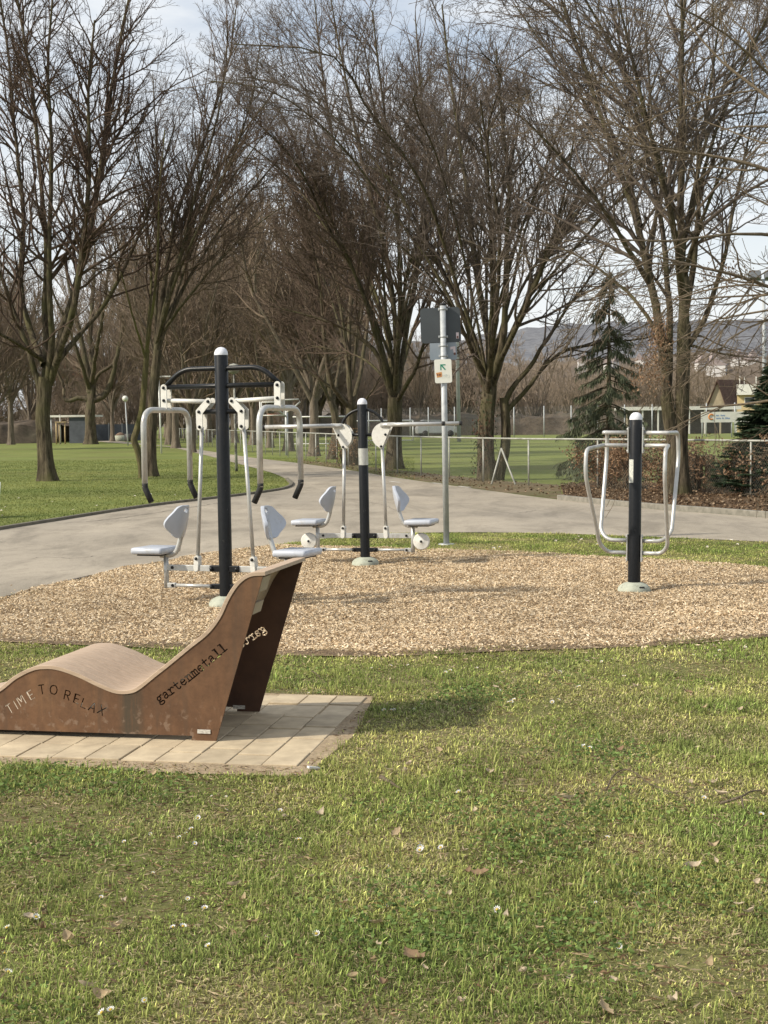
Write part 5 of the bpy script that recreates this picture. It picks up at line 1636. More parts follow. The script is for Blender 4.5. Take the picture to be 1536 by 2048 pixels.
def quads_cloud(c, u, v, cols, fold=0.0):
    """one small folded quad per row; c centre, u half length, v half width"""
    n = len(c)
    nn = unit(np.cross(u, v)) * (np.linalg.norm(v, axis=1, keepdims=True) * fold)
    P0, P1, P2, P3 = c - u, c + v + nn, c + u, c - v + nn
    vs = np.stack([P0, P1, P2, P3], 1).reshape(-1, 3)
    idx = np.arange(n * 4).reshape(n, 4)
    return vs, idx, np.repeat(cols, 4, 0)

def rand_dirs(n, rng):
    return unit(rng.normal(size=(n, 3)))

def perp(u, rng):
    v = rand_dirs(len(u), rng)
    v -= np.sum(v * u, 1, keepdims=True) * u / np.maximum(np.sum(u * u, 1, keepdims=True), 1e-9)
    return unit(v)

def conifer(b, H, R, label, seed, whorls, per, droop, cols, hang, dens):
    rng = np.random.default_rng(seed)
    o = empty('conifer', b); tag(o, label, 'tree')
    tp = np.array([[[0, 0, -.05], [0, 0, H * .5], [.02, 0, H]]])
    link_mesh('trunk', merge([tubes(tp, np.array([[H * .016, H * .01, .006]]), 10)], 'trunk'), M_bark, o)
    br, C, U, V = [], [], [], []
    for w in range(whorls):
        z = H * (.05 + .93 * (w + rng.uniform(-.3, .3)) / whorls)
        f = 1 - z / H
        for q in range(per):
            a = rng.uniform(0, 6.28)
            L_ = R * (f ** .95) * rng.uniform(.55, 1.1) + .06
            m = 7
            t = np.linspace(0, 1, m)
            r = L_ * t
            zz = z - droop * L_ * (t ** 1.3) + .22 * droop * L_ * t ** 4 + .1 * L_ * t
            zz = zz + rng.uniform(-.12, .12) * H / 5
            pts = np.stack([r * math.cos(a), r * math.sin(a), zz], 1)
            br.append(pts)
            n = int(dens * L_) + 3
            tt = rng.uniform(.12, 1, n) ** .8
            p = np.stack([np.interp(tt, t, pts[:, k]) for k in range(3)], 1)
            side = np.array([-math.sin(a), math.cos(a), 0])
            for rep in range(2):
                d = unit(side[None] * rng.uniform(-1, 1, (n, 1)) + np.array([math.cos(a), math.sin(a), 0])[None] * rng.uniform(.1, .9, (n, 1)) + np.array([0, 0, -1.0]) * hang * rng.uniform(.2, 1.2, (n, 1)))
                ln = rng.uniform(.05, .13, (n, 1)) * (H / 5) ** .5
                C.append(p + d * ln); U.append(d * ln); V.append(perp(d, rng) * rng.uniform(.008, .018, (n, 1)) * (H / 5) ** .5)
    bm_ = tubes(np.array(br), np.tile(np.linspace(.018, .004, 7), (len(br), 1)), 4)
    link_mesh('branches', merge([bm_], 'branches'), M_bark, o)
    C, U, V = np.concatenate(C), np.concatenate(U), np.concatenate(V)
    k = rng.random((len(C), 1))
    col = np.array(cols[0])[None] * (1 - k) + np.array(cols[1])[None] * k
    v, f, c = quads_cloud(C, U, V, col, .2)
    link_mesh('crown', np_mesh('crown', v, f, False, c), M_needle, o)
    return o
pb = P(1218, 985, 39); pb.z = 0
conifer(pb, 5.4, 1.75, 'drooping spruce behind the low fence, between the twin trunk and the tall tree', 51, 30, 4, .55, ((.080, .096, .056), (.15, .165, .098)), 2.2, 46)
pb = P(1562, 985, 30.5); pb.z = 0
conifer(pb, 2.85, 1.35, 'dark bushy yew at the right edge behind the low fence', 52, 46, 22, .05, ((.020, .036, .020), (.050, .076, .036)), .15, 190)
pb = P(720, 985, 175); pb.z = 0
for x in (740, 905):
    pb = P(x, 866, 178); pb.z = 0
    conifer(pb, 6.5 if x < 800 else 7.5, 2.4, 'dark fir among the brown scrub, ' + ('above the rowing trainer' if x < 800 else 'beside the slim floodlight mast'), 53 + x, 16, 6, .3, ((.03, .04, .024), (.055, .065, .04)), .5, 22)

BROWN = np.array([[.30, .190, .115], [.23, .140, .080], [.38, .26, .165], [.16, .10, .06]])
def leaf_cols(n, rng, pal=BROWN):
    return pal[rng.integers(0, len(pal), n)] * rng.uniform(.75, 1.2, (n, 1))

def beech(px, py, Y, R, H, n, label, seed):
    rng = np.random.default_rng(seed)
    b = P(px, py, Y); b.z = 0
    o = empty('beech_shrub', b); tag(o, label, 'shrub')
    st = []
    for i in range(22):
        a = rng.uniform(0, 6.28); r = R * rng.uniform(.1, .95)
        h_ = H * rng.uniform(.55, 1.05)
        st.append([[.25 * r * math.cos(a), .25 * r * math.sin(a), -.02], [.6 * r * math.cos(a) + rng.uniform(-.05, .05), .6 * r * math.sin(a), h_ * .5], [r * math.cos(a), r * math.sin(a), h_]])
    link_mesh('stem', merge([tubes(np.array(st), np.tile(np.array([[.014, .010, .004]]), (22, 1)), 5)], 'stem'), M_bark2, o)
    cl = rng.normal(size=(34, 3)) * np.array([R * .48, R * .48, H * .24]) + np.array([0, 0, H * .52])
    k = rng.integers(0, 34, n)
    C = cl[k] + rng.normal(size=(n, 3)) * .11
    C[:, 2] = np.clip(C[:, 2], .04, H * 1.08)
    U = rand_dirs(n, rng) * np.array([1, 1, .8]); U = unit(U - np.array([0, 0, .5])) * rng.uniform(.022, .045, (n, 1))
    V = perp(U, rng) * rng.uniform(.012, .022, (n, 1))
    v, f, c = quads_cloud(C, U, V, leaf_cols(n, rng), .35)
    link_mesh('foliage', np_mesh('foliage', v, f, False, c), M_leafattr, o)
    return o
beech(1212, 990, 34.2, .55, 1.05, 2600, 'withered brown beech shrub just right of the spruce foot', 61)
beech(1262, 992, 33.4, .50, 1.15, 2600, 'withered brown beech shrub behind the dip station post', 62)
beech(1345, 995, 32.4, .60, 1.15, 3000, 'withered brown beech shrub at the foot of the tall two stemmed tree', 63)
beech(1392, 998, 32.0, .40, .95, 1200, 'small withered shrub left of the mossy blocks', 64)
beech(1500, 1000, 30.4, .62, 1.10, 3400, 'withered brown beech shrub under the dark yew', 65)
beech(1575, 1000, 29.6, .7, 1.15, 2600, 'withered brown beech shrub cut by the right edge', 66)
beech(690, 930, 54, .8, 1.2, 900, 'rusty low shrub at the foot of the slender tree', 67)

# withered leaves still hanging on the tall tree, ivy on the twin trunk
def hang_leaves(root_label, spots, n, pal, name, seed, size=(.02, .045)):
    rng = np.random.default_rng(seed)
    root = [o for o in bpy.data.objects if o.get('label', '').startswith(root_label)][0]
    C = []
    for (px, py, sx, sy, w) in spots:
        m = int(n * w)
        Y = root.location.y
        for q in range(m):
            g = P(px + rng.normal() * sx, py + rng.normal() * sy, Y + rng.normal() * .35) - root.location
            C.append(g[:])
    C = np.array(C)
    U = unit(rand_dirs(len(C), rng) - np.array([0, 0, 1.2])) * rng.uniform(size[0], size[1], (len(C), 1))
    V = perp(U, rng) * rng.uniform(.010, .020, (len(C), 1))
    v, f, c = quads_cloud(C, U, V, leaf_cols(len(C), rng, pal), .3)
    link_mesh(name, np_mesh(name, v, f, False, c), M_leafattr, root)
hang_leaves('tall two stemmed', [(1318, 665, 12, 22, .4), (1306, 735, 14, 26, .3), (1322, 700, 10, 30, .2), (1280, 760, 16, 14, .08), (1460, 545, 26, 14, .12), (1430, 560, 20, 16, .08)], 1300, BROWN, 'withered_leaves', 71)
hang_leaves('dark twin trunked', [(972, 860, 11, 40, .5), (968, 920, 12, 22, .2), (958, 872, 10, 12, .1)], 900, np.array([[.03, .045, .02], [.05, .06, .03], [.12, .06, .04]]), 'ivy', 72, (.03, .06))

# litter along the fence
rng = np.random.default_rng(81)
def scatter_poly(poly, n, rng):
    xs = [p[0] for p in poly]; ys = [p[1] for p in poly]
    out = np.zeros((0, 2))
    while len(out) < n:
        q = np.stack([rng.uniform(min(xs), max(xs), n), rng.uniform(min(ys), max(ys), n)], 1)
        q = q[inside(poly, q[:, 0], q[:, 1])]
        out = np.concatenate([out, q])
    return out[:n]
q = scatter_poly(LITTER, 9000, rng)
q2 = scatter_poly(DIRT, 700, rng)
q = np.concatenate([q, q2]); n = len(q)
C = np.concatenate([q, rng.uniform(.015, .05, (n, 1))], 1)
U = rand_dirs(n, rng) * np.array([1, 1, .35]) * rng.uniform(.02, .045, (n, 1))
V = perp(U, rng) * rng.uniform(.014, .028, (n, 1))
v, f, c = quads_cloud(C, U, V, leaf_cols(n, rng, np.array([[.15, .095, .055], [.10, .065, .038], [.22, .15, .09], [.07, .046, .028], [.36, .27, .18]])), .4)
tag(link_mesh('leaves', np_mesh('leaves', v, f, False, c), M_leafattr), 'brown leaf litter on the bare bed along the fence', None, None, 'stuff')

# ------------------------------------------------------------------ wood chips
rng = np.random.default_rng(91)
q = scatter_poly(MULCH, 300000, rng)
keep = rng.random(len(q)) < np.clip((16.5 / np.maximum(q[:, 1], 6)) ** 1.2, .35, 1)
q = q[keep]
# a ragged rim of chips spilling over the edge
e = scatter_poly(MULCH, 60000, rng) + rng.normal(size=(60000, 2)) * .22
e = e[~inside(MULCH, e[:, 0], e[:, 1]) & (e[:, 1] < 15)]
e = e[~inside(PATH, e[:, 0], e[:, 1]) | (rng.random(len(e)) < .06)]
q = np.concatenate([q, e])
n = len(q)
mound = .028 * vnoise(q[:, 0], q[:, 1], .5, 3) + .02 * vnoise(q[:, 0], q[:, 1], .17, 4)
z = .016 + mound + rng.uniform(0, .014, n)
for fp in (p1, p2, p3):
    dd_ = np.hypot(q[:, 0] - fp.x, q[:, 1] - fp.y)
    z = np.where(dd_ < .5, .016 + (z - .016) * np.clip((dd_ - .12) / .38, .15, 1), z)
C = np.stack([q[:, 0], q[:, 1], z], 1)
U = rand_dirs(n, rng) * np.array([1, 1, .38])
ln = rng.uniform(.006, .021, (n, 1)) * np.where(rng.random((n, 1)) < .06, 1.6, 1)
U = unit(U) * ln
V = perp(U, rng) * np.array([1, 1, .5]) * rng.uniform(.003, .008, (n, 1))
pal = np.array([[.49, .390, .255], [.44, .338, .215], [.555, .460, .325], [.37, .270, .165], [.28, .200, .118], [.635, .550, .415], [.17, .122, .073]])
col = pal[rng.choice(7, n, p=[.26, .24, .18, .13, .08, .07, .04])] * rng.uniform(1.0, 1.35, (n, 1)) * (.92 + .22 * vnoise(q[:, 0], q[:, 1], 1.3, 8) + .14 * vnoise(q[:, 0], q[:, 1], .35, 9))[:, None]
v, f, c = quads_cloud(C, U, V, col, .25)
tag(link_mesh('wood_chips', np_mesh('wood_chips', v, f, False, c), M_chipattr), 'tan wood chips covering the ground under the machines', None, None, 'stuff')

# ------------------------------------------------------------------ grass
rng = np.random.default_rng(101)
def grass_points(y0, y1, dens, half=lambda y: .265 * y + .55):
    hw = half(y1)
    n = int(dens * 2 * hw * (y1 - y0))
    x = rng.uniform(-hw, hw, n); y = rng.uniform(y0, y1, n)
    k = np.abs(x) < half(y)
    x, y = x[k], y[k]
    jx = x + .55 * (vnoise(x, y, .35, 61) - .5); jy = y + .75 * (vnoise(x, y, .35, 62) - .5)
    k = ~(inside(PATH, x, y) | (inside(MULCH, jx, jy) & inside(MULCH, x, y)) | inside(PAD, x, y))
    return x[k], y[k]
GR = [(3.3, 5.2, 18500), (5.2, 7.0, 13000), (7.0, 9.0, 9000), (9.0, 11.6, 6200), (11.6, 21.0, 3600)]
X, Yy = [], []
for a, b, d in GR:
    x, y = grass_points(a, b, d)
    X.append(x); Yy.append(y)
X, Yy = np.concatenate(X), np.concatenate(Yy)
big = vnoise(X, Yy, .85, 21); mid = vnoise(X, Yy, .28, 22); fine = vnoise(X, Yy, .09, 23); hue = vnoise(X, Yy, .45, 24)
tuft = .40 * big + .35 * mid + .25 * fine
bare = inside(PADS, X, Yy)
# thinner and shorter near the pad margin and on worn spots
keep = rng.random(len(X)) < np.where(bare, .10, np.clip((tuft - .16) * 3.6, .28, 1))
X, Yy, tuft, hue, big, mid, bare = X[keep], Yy[keep], tuft[keep], hue[keep], big[keep], mid[keep], bare[keep]
n = len(X)
far = np.clip((Yy - 4) / 10, 0, 1)
L_ = (.012 + .028 * np.clip(tuft - .26, 0, 1) ** 1.1 * 1.5) * rng.uniform(.55, 1.45, n) * np.where(bare, .6, 1) * (1 + .1 * far)
strawk = rng.random(n) < .20 + .26 * (hue > .58)
wd = rng.uniform(.0011, .0022, n) * (1 + 1.1 * far)
a = rng.uniform(0, 2 * np.pi, n)
lean = rng.uniform(.1, 1.9, n) + .9 * strawk
d = np.stack([np.cos(a), np.sin(a)], 1)
pn = np.stack([-np.sin(a + rng.normal(size=n) * .5), np.cos(a), np.zeros(n)], 1)
base = np.stack([X, Yy, np.full(n, .003)], 1)
up1, up2 = np.cos(lean * .5), np.cos(lean)
o1, o2 = np.sin(lean * .5), np.sin(lean)
m1 = base + np.stack([d[:, 0] * o1 * L_ * .5, d[:, 1] * o1 * L_ * .5, np.maximum(up1, .12) * L_ * .5], 1)
tip = m1 + np.stack([d[:, 0] * o2 * L_ * .55, d[:, 1] * o2 * L_ * .55, np.maximum(up2, -.12) * L_ * .55], 1)
tip[:, 2] = np.maximum(tip[:, 2], .006)
w_ = wd[:, None] * pn
V_ = np.stack([base - w_, base + w_, m1 + w_ * .85, m1 - w_ * .85, tip], 1).reshape(-1, 3)
i0 = np.arange(n)[:, None] * 5
qd = i0 + np.array([[0, 1, 2, 3]]); tr_ = i0 + np.array([[3, 2, 4]])
g1, g2, g3, st = np.array([.238, .298, .076]), np.array([.47, .465, .155]), np.array([.140, .205, .060]), np.array([.68, .58, .33])
k = np.clip(hue * 1.9 - .42 + rng.normal(size=n) * .18, 0, 1)[:, None]
col = g1 * (1 - k) + g2 * k
kd = (np.clip(mid - .5, 0, .5) * 1.3)[:, None]
col = col * (1 - kd) + g3 * kd
col = col * (.74 + .50 * vnoise(X, Yy, .62, 27) )[:, None]
col = np.where(strawk[:, None], st * rng.uniform(.55, 1.1, (n, 1)), col * np.exp(rng.normal(size=(n, 1)) * .42))
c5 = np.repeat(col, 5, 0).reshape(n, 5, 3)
c5[:, :2] *= .30; c5[:, 4] *= 1.3  # shade between the blades painted into their bases, tips lightened
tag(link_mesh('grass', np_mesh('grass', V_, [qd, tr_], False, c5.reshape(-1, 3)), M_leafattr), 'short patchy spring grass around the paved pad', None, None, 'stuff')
print('GRASS', n)

# longer tufts and flat clover leaves
x, y = grass_points(3.3, 9.5, 420)
cx = vnoise(x, y, .22, 71)
k = (cx > .62) & ~inside(PADS, x, y)
x, y = np.repeat(x[k], 3), np.repeat(y[k], 3)
x = x + rng.normal(size=len(x)) * .012; y = y + rng.normal(size=len(y)) * .012
n = len(x); a = rng.uniform(0, 2 * np.pi, n); L2 = rng.uniform(.035, .075, n)
d = np.stack([np.cos(a), np.sin(a), np.zeros(n)], 1); pn = np.stack([-np.sin(a), np.cos(a), np.zeros(n)], 1) * rng.uniform(.0010, .0018, (n, 1))
b0 = np.stack([x, y, np.zeros(n)], 1); sp1 = rng.uniform(.15, .6, (n, 1)); Lc = L2[:, None]
m1 = b0 + d * Lc * .22 * sp1 + np.array([0, 0, 1]) * Lc * .5
m2 = m1 + d * Lc * .45 * sp1 + np.array([0, 0, 1]) * Lc * .30
t3_ = m2 + d * Lc * .5 * sp1 + np.array([0, 0, 1]) * Lc * rng.uniform(-.15, .15, (n, 1))
V_ = np.stack([b0 - pn, b0 + pn, m1 + pn, m1 - pn, m2 + pn * .8, m2 - pn * .8, t3_], 1).reshape(-1, 3)
i0 = np.arange(n)[:, None] * 7
col = (np.array([.20, .27, .06]) * (1 - (kq := rng.random((n, 1)))) + np.array([.42, .43, .15]) * kq) * np.exp(rng.normal(size=(n, 1)) * .2)
c7 = np.repeat(col, 7, 0).reshape(n, 7, 3); c7[:, :2] *= .5  # tuft bases darkened too, as painted shade
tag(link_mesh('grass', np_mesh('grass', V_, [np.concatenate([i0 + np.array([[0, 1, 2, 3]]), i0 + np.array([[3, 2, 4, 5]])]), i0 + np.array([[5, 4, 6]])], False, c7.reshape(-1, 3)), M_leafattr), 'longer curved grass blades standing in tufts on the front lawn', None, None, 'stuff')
x, y = grass_points(3.3, 9.5, 2600)
k = (vnoise(x, y, .5, 73) * .7 + .3 * rng.random(len(x)) > .68) & ~inside(PADS, x, y); x, y = x[k], y[k]; n = len(x)
C = np.stack([x, y, rng.uniform(.012, .034, n)], 1)
U = unit(rand_dirs(n, rng) * np.array([1, 1, .35])) * rng.uniform(.006, .013, (n, 1)); V = perp(U, rng) * np.array([1, 1, .4]); V = unit(V) * rng.uniform(.005, .010, (n, 1))
v, f, c = quads_cloud(C, U, V, np.array([.14, .205, .06]) * np.exp(rng.normal(size=(n, 1)) * .3), .25)
tag(link_mesh('weeds', np_mesh('weeds', v, f, False, c), M_leafattr), 'flat dark clover and weeds between the grass', None, None, 'stuff')

# mown lawn further off: coarser tufts, left of the path and beside it
n = 170000
yy = 14 + 52 * rng.random(n) ** 1.5
x = -yy * .27 + rng.random(n) * yy * .29
k = ~(inside(PATH, x, yy) | inside(MULCH, x, yy)); x, yy = x[k], yy[k]; n = len(x)
hu = .5 * vnoise(x, yy, 1.6, 41) + .3 * vnoise(x, yy, .5, 42) + .2 * rng.random(n)
a = rng.uniform(0, 2 * np.pi, n); ln = rng.uniform(.02, .055, n); wd = rng.uniform(.003, .007, n) * (1 + yy / 60)
b0 = np.stack([x, yy, np.full(n, .0)], 1); sd_ = np.stack([-np.sin(a), np.cos(a), np.zeros(n)], 1) * wd[:, None]
tp_ = b0 + np.stack([np.cos(a) * ln * .7, np.sin(a) * ln * .7, ln * .6], 1)
V_ = np.stack([b0 - sd_, b0 + sd_, tp_], 1).reshape(-1, 3)
kk = np.clip((hu - .35) * 2.6, 0, 1)[:, None]
col = np.array([.12, .155, .042]) * (1 - kk) + np.array([.28, .295, .095]) * kk
tag(link_mesh('grass', np_mesh('grass', V_, np.arange(3 * n).reshape(n, 3), False, np.repeat(col, 3, 0)), M_leafattr), 'mown green lawn on the far side of the path', None, None, 'stuff')

# dry thatch and crumbs lying between the blades
q = np.concatenate([np.stack(grass_points(3.3, 7, 1500), 1), np.stack(grass_points(7, 13, 700), 1)])
n = len(q)
C = np.concatenate([q, rng.uniform(.006, .016, (n, 1))], 1)
U = unit(rand_dirs(n, rng) * np.array([1, 1, .15])) * rng.uniform(.008, .028, (n, 1))
V = perp(U, rng) * rng.uniform(.0012, .0035, (n, 1))
v, f, c = quads_cloud(C, U, V, leaf_cols(n, rng, np.array([[.36, .27, .16], [.22, .14, .08], [.45, .36, .23], [.12, .08, .05]])), .2)
tag(link_mesh('dry_thatch', np_mesh('dry_thatch', v, f, False, c), M_leafattr), 'dry straw and crumbs lying between the grass blades', None, None, 'stuff')

# ------------------------------------------------------------------ fallen leaves, twigs, daisies
def leaf_mesh(name, L0, W0, curl, seed, lobes=0):
    r = random.Random(seed)
    bm = bmesh.new()
    n, m = 9, 4
    g = []
    for i in range(n + 1):
        t = i / n
        wv = W0 * math.sin(math.pi * min(1, t * 1.02 + .02)) ** .7 * (1 - .25 * t)
        if lobes: wv *= 1 + .28 * math.cos(t * 6.28 * lobes)
        row = []
        for j in range(-m, m + 1):
            s = j / m
            x = (t - .5) * L0
            z = curl * L0 * ((t - .45) ** 2) * 2.2 + abs(s) ** 1.6 * wv * (.55 + .3 * math.sin(3 * t + seed)) + r.uniform(-.03, .03) * W0
            row.append(bm.verts.new((x, s * wv, z)))
        g.append(row)
    for i in range(n):
        for j in range(2 * m):
            f = bm.faces.new((g[i][j], g[i][j + 1], g[i + 1][j + 1], g[i + 1][j])); f.smooth = True
    me = bpy.data.meshes.new(name); bm.to_mesh(me); bm.free()
    return me
def leaf_mat(name, a, b):
    m, nt, bs, N, L = nodes_of(name)
    n1 = noise_node(nt, 90, 4, .6); r = ramp_node(nt, n1.outputs['Fac'], [(.35, a), (.65, b)])
    L.new(r.outputs[0], bs.inputs['Base Color']); bs.inputs['Roughness'].default_value = .8
    tr = N.new('ShaderNodeBsdfTranslucent'); L.new(r.outputs[0], tr.inputs['Color'])
    mx = N.new('ShaderNodeMixShader'); mx.inputs[0].default_value = .2
    L.new(bs.outputs[0], mx.inputs[1]); L.new(tr.outputs[0], mx.inputs[2]); L.new(mx.outputs[0], N['Material Output'].inputs['Surface'])
    return m
LM = [leaf_mat('tan_dead_leaf', (.46, .36, .22), (.34, .25, .145)), leaf_mat('brown_dead_leaf', (.20, .13, .075), (.28, .185, .105)), leaf_mat('pale_dead_leaf', (.55, .46, .34), (.42, .33, .22))]
lv = []
for kx, (L0, W0, cu, sd, lb) in enumerate(((.075, .022, .5, 1, 0), (.060, .020, .9, 2, 0), (.085, .026, .3, 3, 3), (.050, .018, 1.1, 4, 0))):
    lv.append(leaf_mesh('leaf_blade', L0, W0, cu, sd, lb))
    lv[-1].materials.append(LM[0])
rl = random.Random(77)
def drop_leaf(x, y, kind, mt, s, label, group, rz=None):
    o = bpy.data.objects.new('fallen_leaf', lv[kind]); COL.objects.link(o)
    o.location = (x, y, .024); o.scale = (s, s, s)
    o.rotation_euler = (rl.uniform(-.5, .5), rl.uniform(-.5, .3), rz if rz is not None else rl.uniform(0, 6.28))
    o.material_slots[0].link = 'OBJECT'; o.material_slots[0].material = LM[mt]
    return tag(o, label, 'leaf', group)
KL = ('dry tan leaf lying in the grass', 'dark brown shrivelled leaf lying in the grass', 'pale bleached leaf lying in the grass')
KG = ('dry tan leaves scattered on the lawn', 'dark brown leaves scattered on the lawn', 'pale leaves scattered on the lawn')
spots = [(753, 1862, 2, 0), (703, 1972, 0, 0), (770, 1985, 1, 1), (1050, 1960, 0, 2), (1210, 2035, 2, 0), (1010, 1848, 1, 2), (225, 1868, 1, 0), (240, 1865, 0, 2), (140, 1895, 1, 0), (112, 1902, 0, 0), (82, 1872, 1, 1), (175, 1990, 0, 2), (205, 2010, 1, 0), (55, 1850, 2, 2), (440, 1625, 2, 0), (470, 1785, 0, 2), (488, 1815, 1, 0), (505, 1862, 0, 1), (1270, 1718, 2, 1), (1386, 1748, 0, 2), (1425, 1705, 1, 0), (1330, 1990, 0, 0), (1345, 2020, 1, 2), (1418, 1945, 1, 0), (1468, 2005, 2, 2), (1500, 1840, 0, 2), (1272, 1382, 1, 2), (1375, 1394, 0, 1), (1410, 1424, 1, 0), (1480, 1428, 1, 2), (1430, 1576, 1, 2), (1425, 1528, 0, 0), (960, 1760, 2, 1), (880, 1512, 0, 0), (980, 1555, 1, 2), (820, 1540, 0, 2), (1440, 1600, 0, 2), (1238, 1512, 1, 1), (1110, 1350, 0, 2), (1120, 1356, 1, 2), (930, 1330, 0, 0), (1510, 1780, 1, 2), (640, 1640, 1, 2), (300, 1560, 1, 0), (1140, 1610, 0, 2)]
for (px, py, kd, mt) in spots:
    g = G(px, py); drop_leaf(g.x, g.y, kd, mt, rl.uniform(.55, .9), KL[mt], KG[mt])
g = G(828, 1930); drop_leaf(g.x, g.y, 2, 1, 1.1, 'largest dark brown curled leaf, in the grass near the bottom of the lawn', None, 2.2)
for _ in range(110):
    y = 3.9 + 8.5 * rl.random() ** 1.3
    x = rl.uniform(-.24 * y, .245 * y)
    if inside(PADS, np.array([x]), np.array([y]))[0] or inside(MULCH, np.array([x]), np.array([y]))[0]: continue
    mt = rl.choice((0, 1, 2, 2)); drop_leaf(x, y, rl.randrange(4), mt, rl.uniform(.3, .6), KL[mt], KG[mt])
for _ in range(14):
    g = G(rl.uniform(0, 1500), rl.uniform(1090, 1190))
    if inside(PATH, np.array([g.x]), np.array([g.y]))[0]:
        o = drop_leaf(g.x, g.y, rl.randrange(4), rl.choice((0, 1)), rl.uniform(.6, 1.0), 'small dry leaf lying on the asphalt path', 'dry leaves on the path'); o.location.z = .014

def twig(pts, r, label):
    pts = [G(x, y) + Vector((0, 0, z)) for x, y, z in pts]
    b = Vector(pts[0]); o = empty('fallen_twig', b); tag(o, label, 'twig')
    sm = smooth_line([p - b for p in pts], 5)
    mb = MB(); n = len(sm); mb.tube(sm, [r * (1 - .6 * i / (n - 1)) for i in range(n)], 6); mb.build('stem', M_twig_pale, o)
    return o
twig([(762, 1568, .03), (780, 1580, .035), (803, 1588, .02)], .010, 'short thick pale stick lying right of the paved pad')
twig([(1212, 1590, .02), (1230, 1576, .06), (1260, 1573, .07), (1300, 1586, .04), (1350, 1602, .03), (1376, 1606, .02)], .0042, 'long thin curved twig arching over the grass')
t3 = twig([(1440, 1617, .02), (1482, 1618, .05), (1500, 1608, .05), (1522, 1595, .03)], .006, 'forked pale twig by the right edge of the lawn')
pts = [G(1482, 1618) + Vector((0, 0, .05)) - t3.location, G(1488, 1630) + Vector((0, 0, .02)) - t3.location]
mb = MB(); mb.tube(pts, [.005, .003], 6); mb.build('side_shoot', M_twig_pale, t3)
twig([(622, 1352, .03), (630, 1362, .05), (645, 1367, .02)], .004, 'small hooked twig between the pad and the chips')
mb = MB()
g = G(628, 1543)
o = empty('litter_scrap', g + Vector((0, 0, .012)), .4); tag(o, 'crumpled white paper scrap beside the corner of the paved pad', 'litter')
mb.box((0, 0, .004), (.058, .03, .012), None, .004)
for v in mb.bm.verts: v.co += Vector((0, 0, .006 * math.sin(v.co.x * 160) + .004 * math.sin(v.co.y * 300)))
mb.build('paper', mat('white_paper', (.75, .74, .72), (.62, .61, .6), 60, .7), o)

# daisies
bm = bmesh.new()
cv = bm.verts.new((0, 0, .021))
k = 11
for i in range(k):
    a0 = 2 * math.pi * i / k
    pts = []
    for (r, da, z) in ((.004, 0, .021), (.009, -.20, .024), (.0125, 0, .026), (.009, .20, .024)):
        pts.append(bm.verts.new((r * math.cos(a0 + da), r * math.sin(a0 + da), z)))
    bm.faces.new(pts)
dm = bpy.data.meshes.new('petals'); bm.to_mesh(dm); bm.free()
M_petal = mat('daisy_petal', (.82, .82, .80), (.74, .73, .74), 90, .6); dm.materials.append(M_petal)
mb = MB(); mb.lathe([(0, .019), (.0042, .020), (.004, .0235), (0, .0255)], k=10)
cm_o = mb.build('tmp', mat('daisy_centre', (.62, .42, .04), (.5, .33, .03), 90, .7)); cmesh = cm_o.data; bpy.data.objects.remove(cm_o)
mb = MB(); mb.tube([(0, 0, -.005), (.002, 0, .010), (0, 0, .020)], .0009, 5)
sm_o = mb.build('tmp', mat('daisy_stem', (.08, .13, .03), None, 60, .7)); smesh = sm_o.data; bpy.data.objects.remove(sm_o)
def daisy(x, y, s):
    o = empty('daisy', (x, y, .005)); o.scale = (s, s, s); o.rotation_euler = (rl.uniform(.1, .75), rl.uniform(-.4, .3), rl.uniform(0, 6.28) if rl.random() < .3 else rl.uniform(-.5, .5))
    tag(o, 'small white daisy open in the grass', 'daisy', 'daisies dotted over the lawn')
    for nm, me in (('petals', dm), ('flower_centre', cmesh), ('stem', smesh)):
        c = bpy.data.objects.new(nm, me); COL.objects.link(c); c.parent = o
dz = [(840, 1700), (836, 1705), (842, 1712), (885, 1705), (385, 1668), (398, 1645), (422, 1905), (364, 1868), (410, 1830), (635, 1880), (293, 2012), (215, 2040), (225, 2035), (1172, 1503), (1168, 1500), (1180, 1506), (920, 1595), (598, 1694), (1407, 1605), (1204, 1329), (1250, 1362), (1272, 1378), (998, 1387), (1020, 1410), (1018, 1412), (1030, 1408), (1105, 1412), (1115, 1408), (845, 1422), (770, 1428), (783, 1427), (790, 1426), (1160, 1383), (1385, 1316), (1440, 1308), (1490, 1300), (1500, 1312), (1430, 1318), (758, 1347), (780, 1338), (900, 1349), (890, 1352), (1520, 1640), (560, 1630), (70, 1846), (20, 1870), (8, 1925), (12, 1960), (1000, 1830), (1235, 1905)]
for (px, py) in dz:
    g = G(px, py); daisy(g.x, g.y, rl.uniform(.75, 1.15))
for _ in range(55):
    y = 4.0 + 7.5 * rl.random(); x = rl.uniform(-.2 * y, .25 * y)
    if inside(PADS, np.array([x]), np.array([y]))[0] or inside(MULCH, np.array([x]), np.array([y]))[0]: continue
    daisy(x, y, rl.uniform(.45, .8))
for _ in range(40):
    g = G(rl.uniform(0, 560) if rl.random() < .6 else rl.uniform(760, 1500), 0) if False else None
    px, py = (rl.uniform(0, 420), rl.uniform(985, 1040)) if rl.random() < .5 else (rl.uniform(930, 1536), rl.uniform(1073, 1110))
    g = G(px, py)
    if inside(PATH, np.array([g.x]), np.array([g.y]))[0] or inside(MULCH, np.array([g.x]), np.array([g.y]))[0]: continue
    daisy(g.x, g.y, rl.uniform(1.3, 2.0))

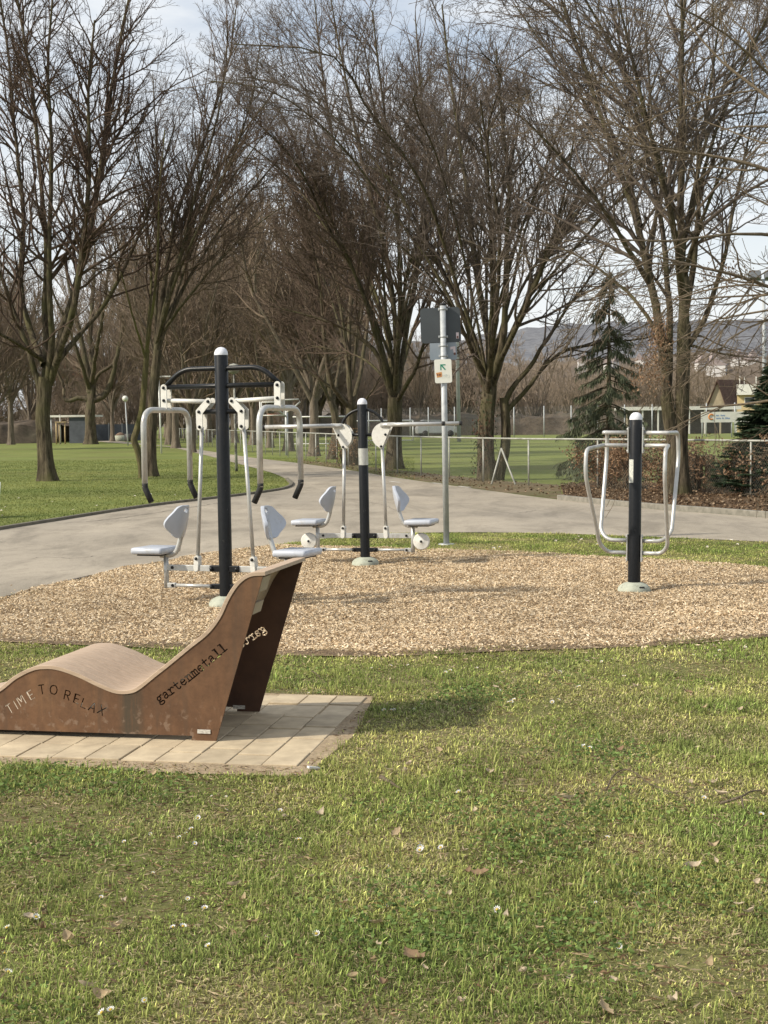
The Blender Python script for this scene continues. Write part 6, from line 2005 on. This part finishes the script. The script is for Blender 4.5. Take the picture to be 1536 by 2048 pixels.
# ------------------------------------------------------------------ light and sky
SUN_EL = 37.0
Lh = Vector((.94, .34)).normalized()
Ld = Vector((Lh.x * math.cos(rad(SUN_EL)), Lh.y * math.cos(rad(SUN_EL)), -math.sin(rad(SUN_EL))))
sd = bpy.data.lights.new('sun', 'SUN'); sd.energy = 5.0; sd.angle = rad(2.5); sd.color = (1.0, .915, .775)
so = bpy.data.objects.new('sun', sd); COL.objects.link(so)
so.rotation_euler = Ld.to_track_quat('-Z', 'Y').to_euler()
w = bpy.data.worlds.new('World'); scene.world = w; w.use_nodes = True
nt = w.node_tree; N, L = nt.nodes, nt.links
bg = N['Background']
sky = N.new('ShaderNodeTexSky'); sky.sky_type = 'NISHITA'; sky.sun_disc = False
sky.sun_elevation = rad(SUN_EL); sky.sun_rotation = math.atan2(-Lh.x, -Lh.y)
sky.air_density = 1.0; sky.dust_density = 1.5; sky.ozone_density = 1.2
L.new(sky.outputs[0], bg.inputs[0]); bg.inputs[1].default_value = .15
bg2 = N.new('ShaderNodeBackground'); bg2.inputs[0].default_value = (.965, .985, 1.0, 1); bg2.inputs[1].default_value = 1.02
tc = N.new('ShaderNodeTexCoord'); mp = N.new('ShaderNodeMapping'); mp.inputs['Scale'].default_value = (1.6, 1.6, 5.0); mp.inputs['Location'].default_value = (.3, .1, .4)
L.new(tc.outputs['Generated'], mp.inputs[0])
nz = N.new('ShaderNodeTexNoise'); nz.inputs['Scale'].default_value = 2.6; nz.inputs['Detail'].default_value = 7; nz.inputs['Roughness'].default_value = .58
L.new(mp.outputs[0], nz.inputs['Vector'])
cr = N.new('ShaderNodeValToRGB'); cr.color_ramp.elements[0].position = .40; cr.color_ramp.elements[1].position = .66
cr.color_ramp.elements[0].color = (.36, .36, .36, 1); cr.color_ramp.elements[1].color = (1, 1, 1, 1)
L.new(nz.outputs['Fac'], cr.inputs[0])
# clouds close up towards the horizon
sp = N.new('ShaderNodeSeparateXYZ'); L.new(tc.outputs['Generated'], sp.inputs[0])
mr = N.new('ShaderNodeMapRange'); mr.inputs[1].default_value = .02; mr.inputs[2].default_value = .30; mr.inputs[3].default_value = 1.0; mr.inputs[4].default_value = 0.0
L.new(sp.outputs[2], mr.inputs[0])
mx_ = N.new('ShaderNodeMath'); mx_.operation = 'MAXIMUM'; L.new(cr.outputs[0], mx_.inputs[0]); L.new(mr.outputs[0], mx_.inputs[1])
ms = N.new('ShaderNodeMixShader'); L.new(mx_.outputs[0], ms.inputs[0]); L.new(bg.outputs[0], ms.inputs[1]); L.new(bg2.outputs[0], ms.inputs[2])
L.new(ms.outputs[0], N['World Output'].inputs['Surface'])
scene.view_settings.view_transform = 'Standard'
scene.view_settings.look = 'None'
scene.view_settings.exposure = 0
scene.cycles.max_bounces = 5
scene.cycles.transparent_max_bounces = 24
scene.cycles.diffuse_bounces = 3
scene.cycles.glossy_bounces = 2
scene.cycles.caustics_reflective = False
scene.cycles.caustics_refractive = False
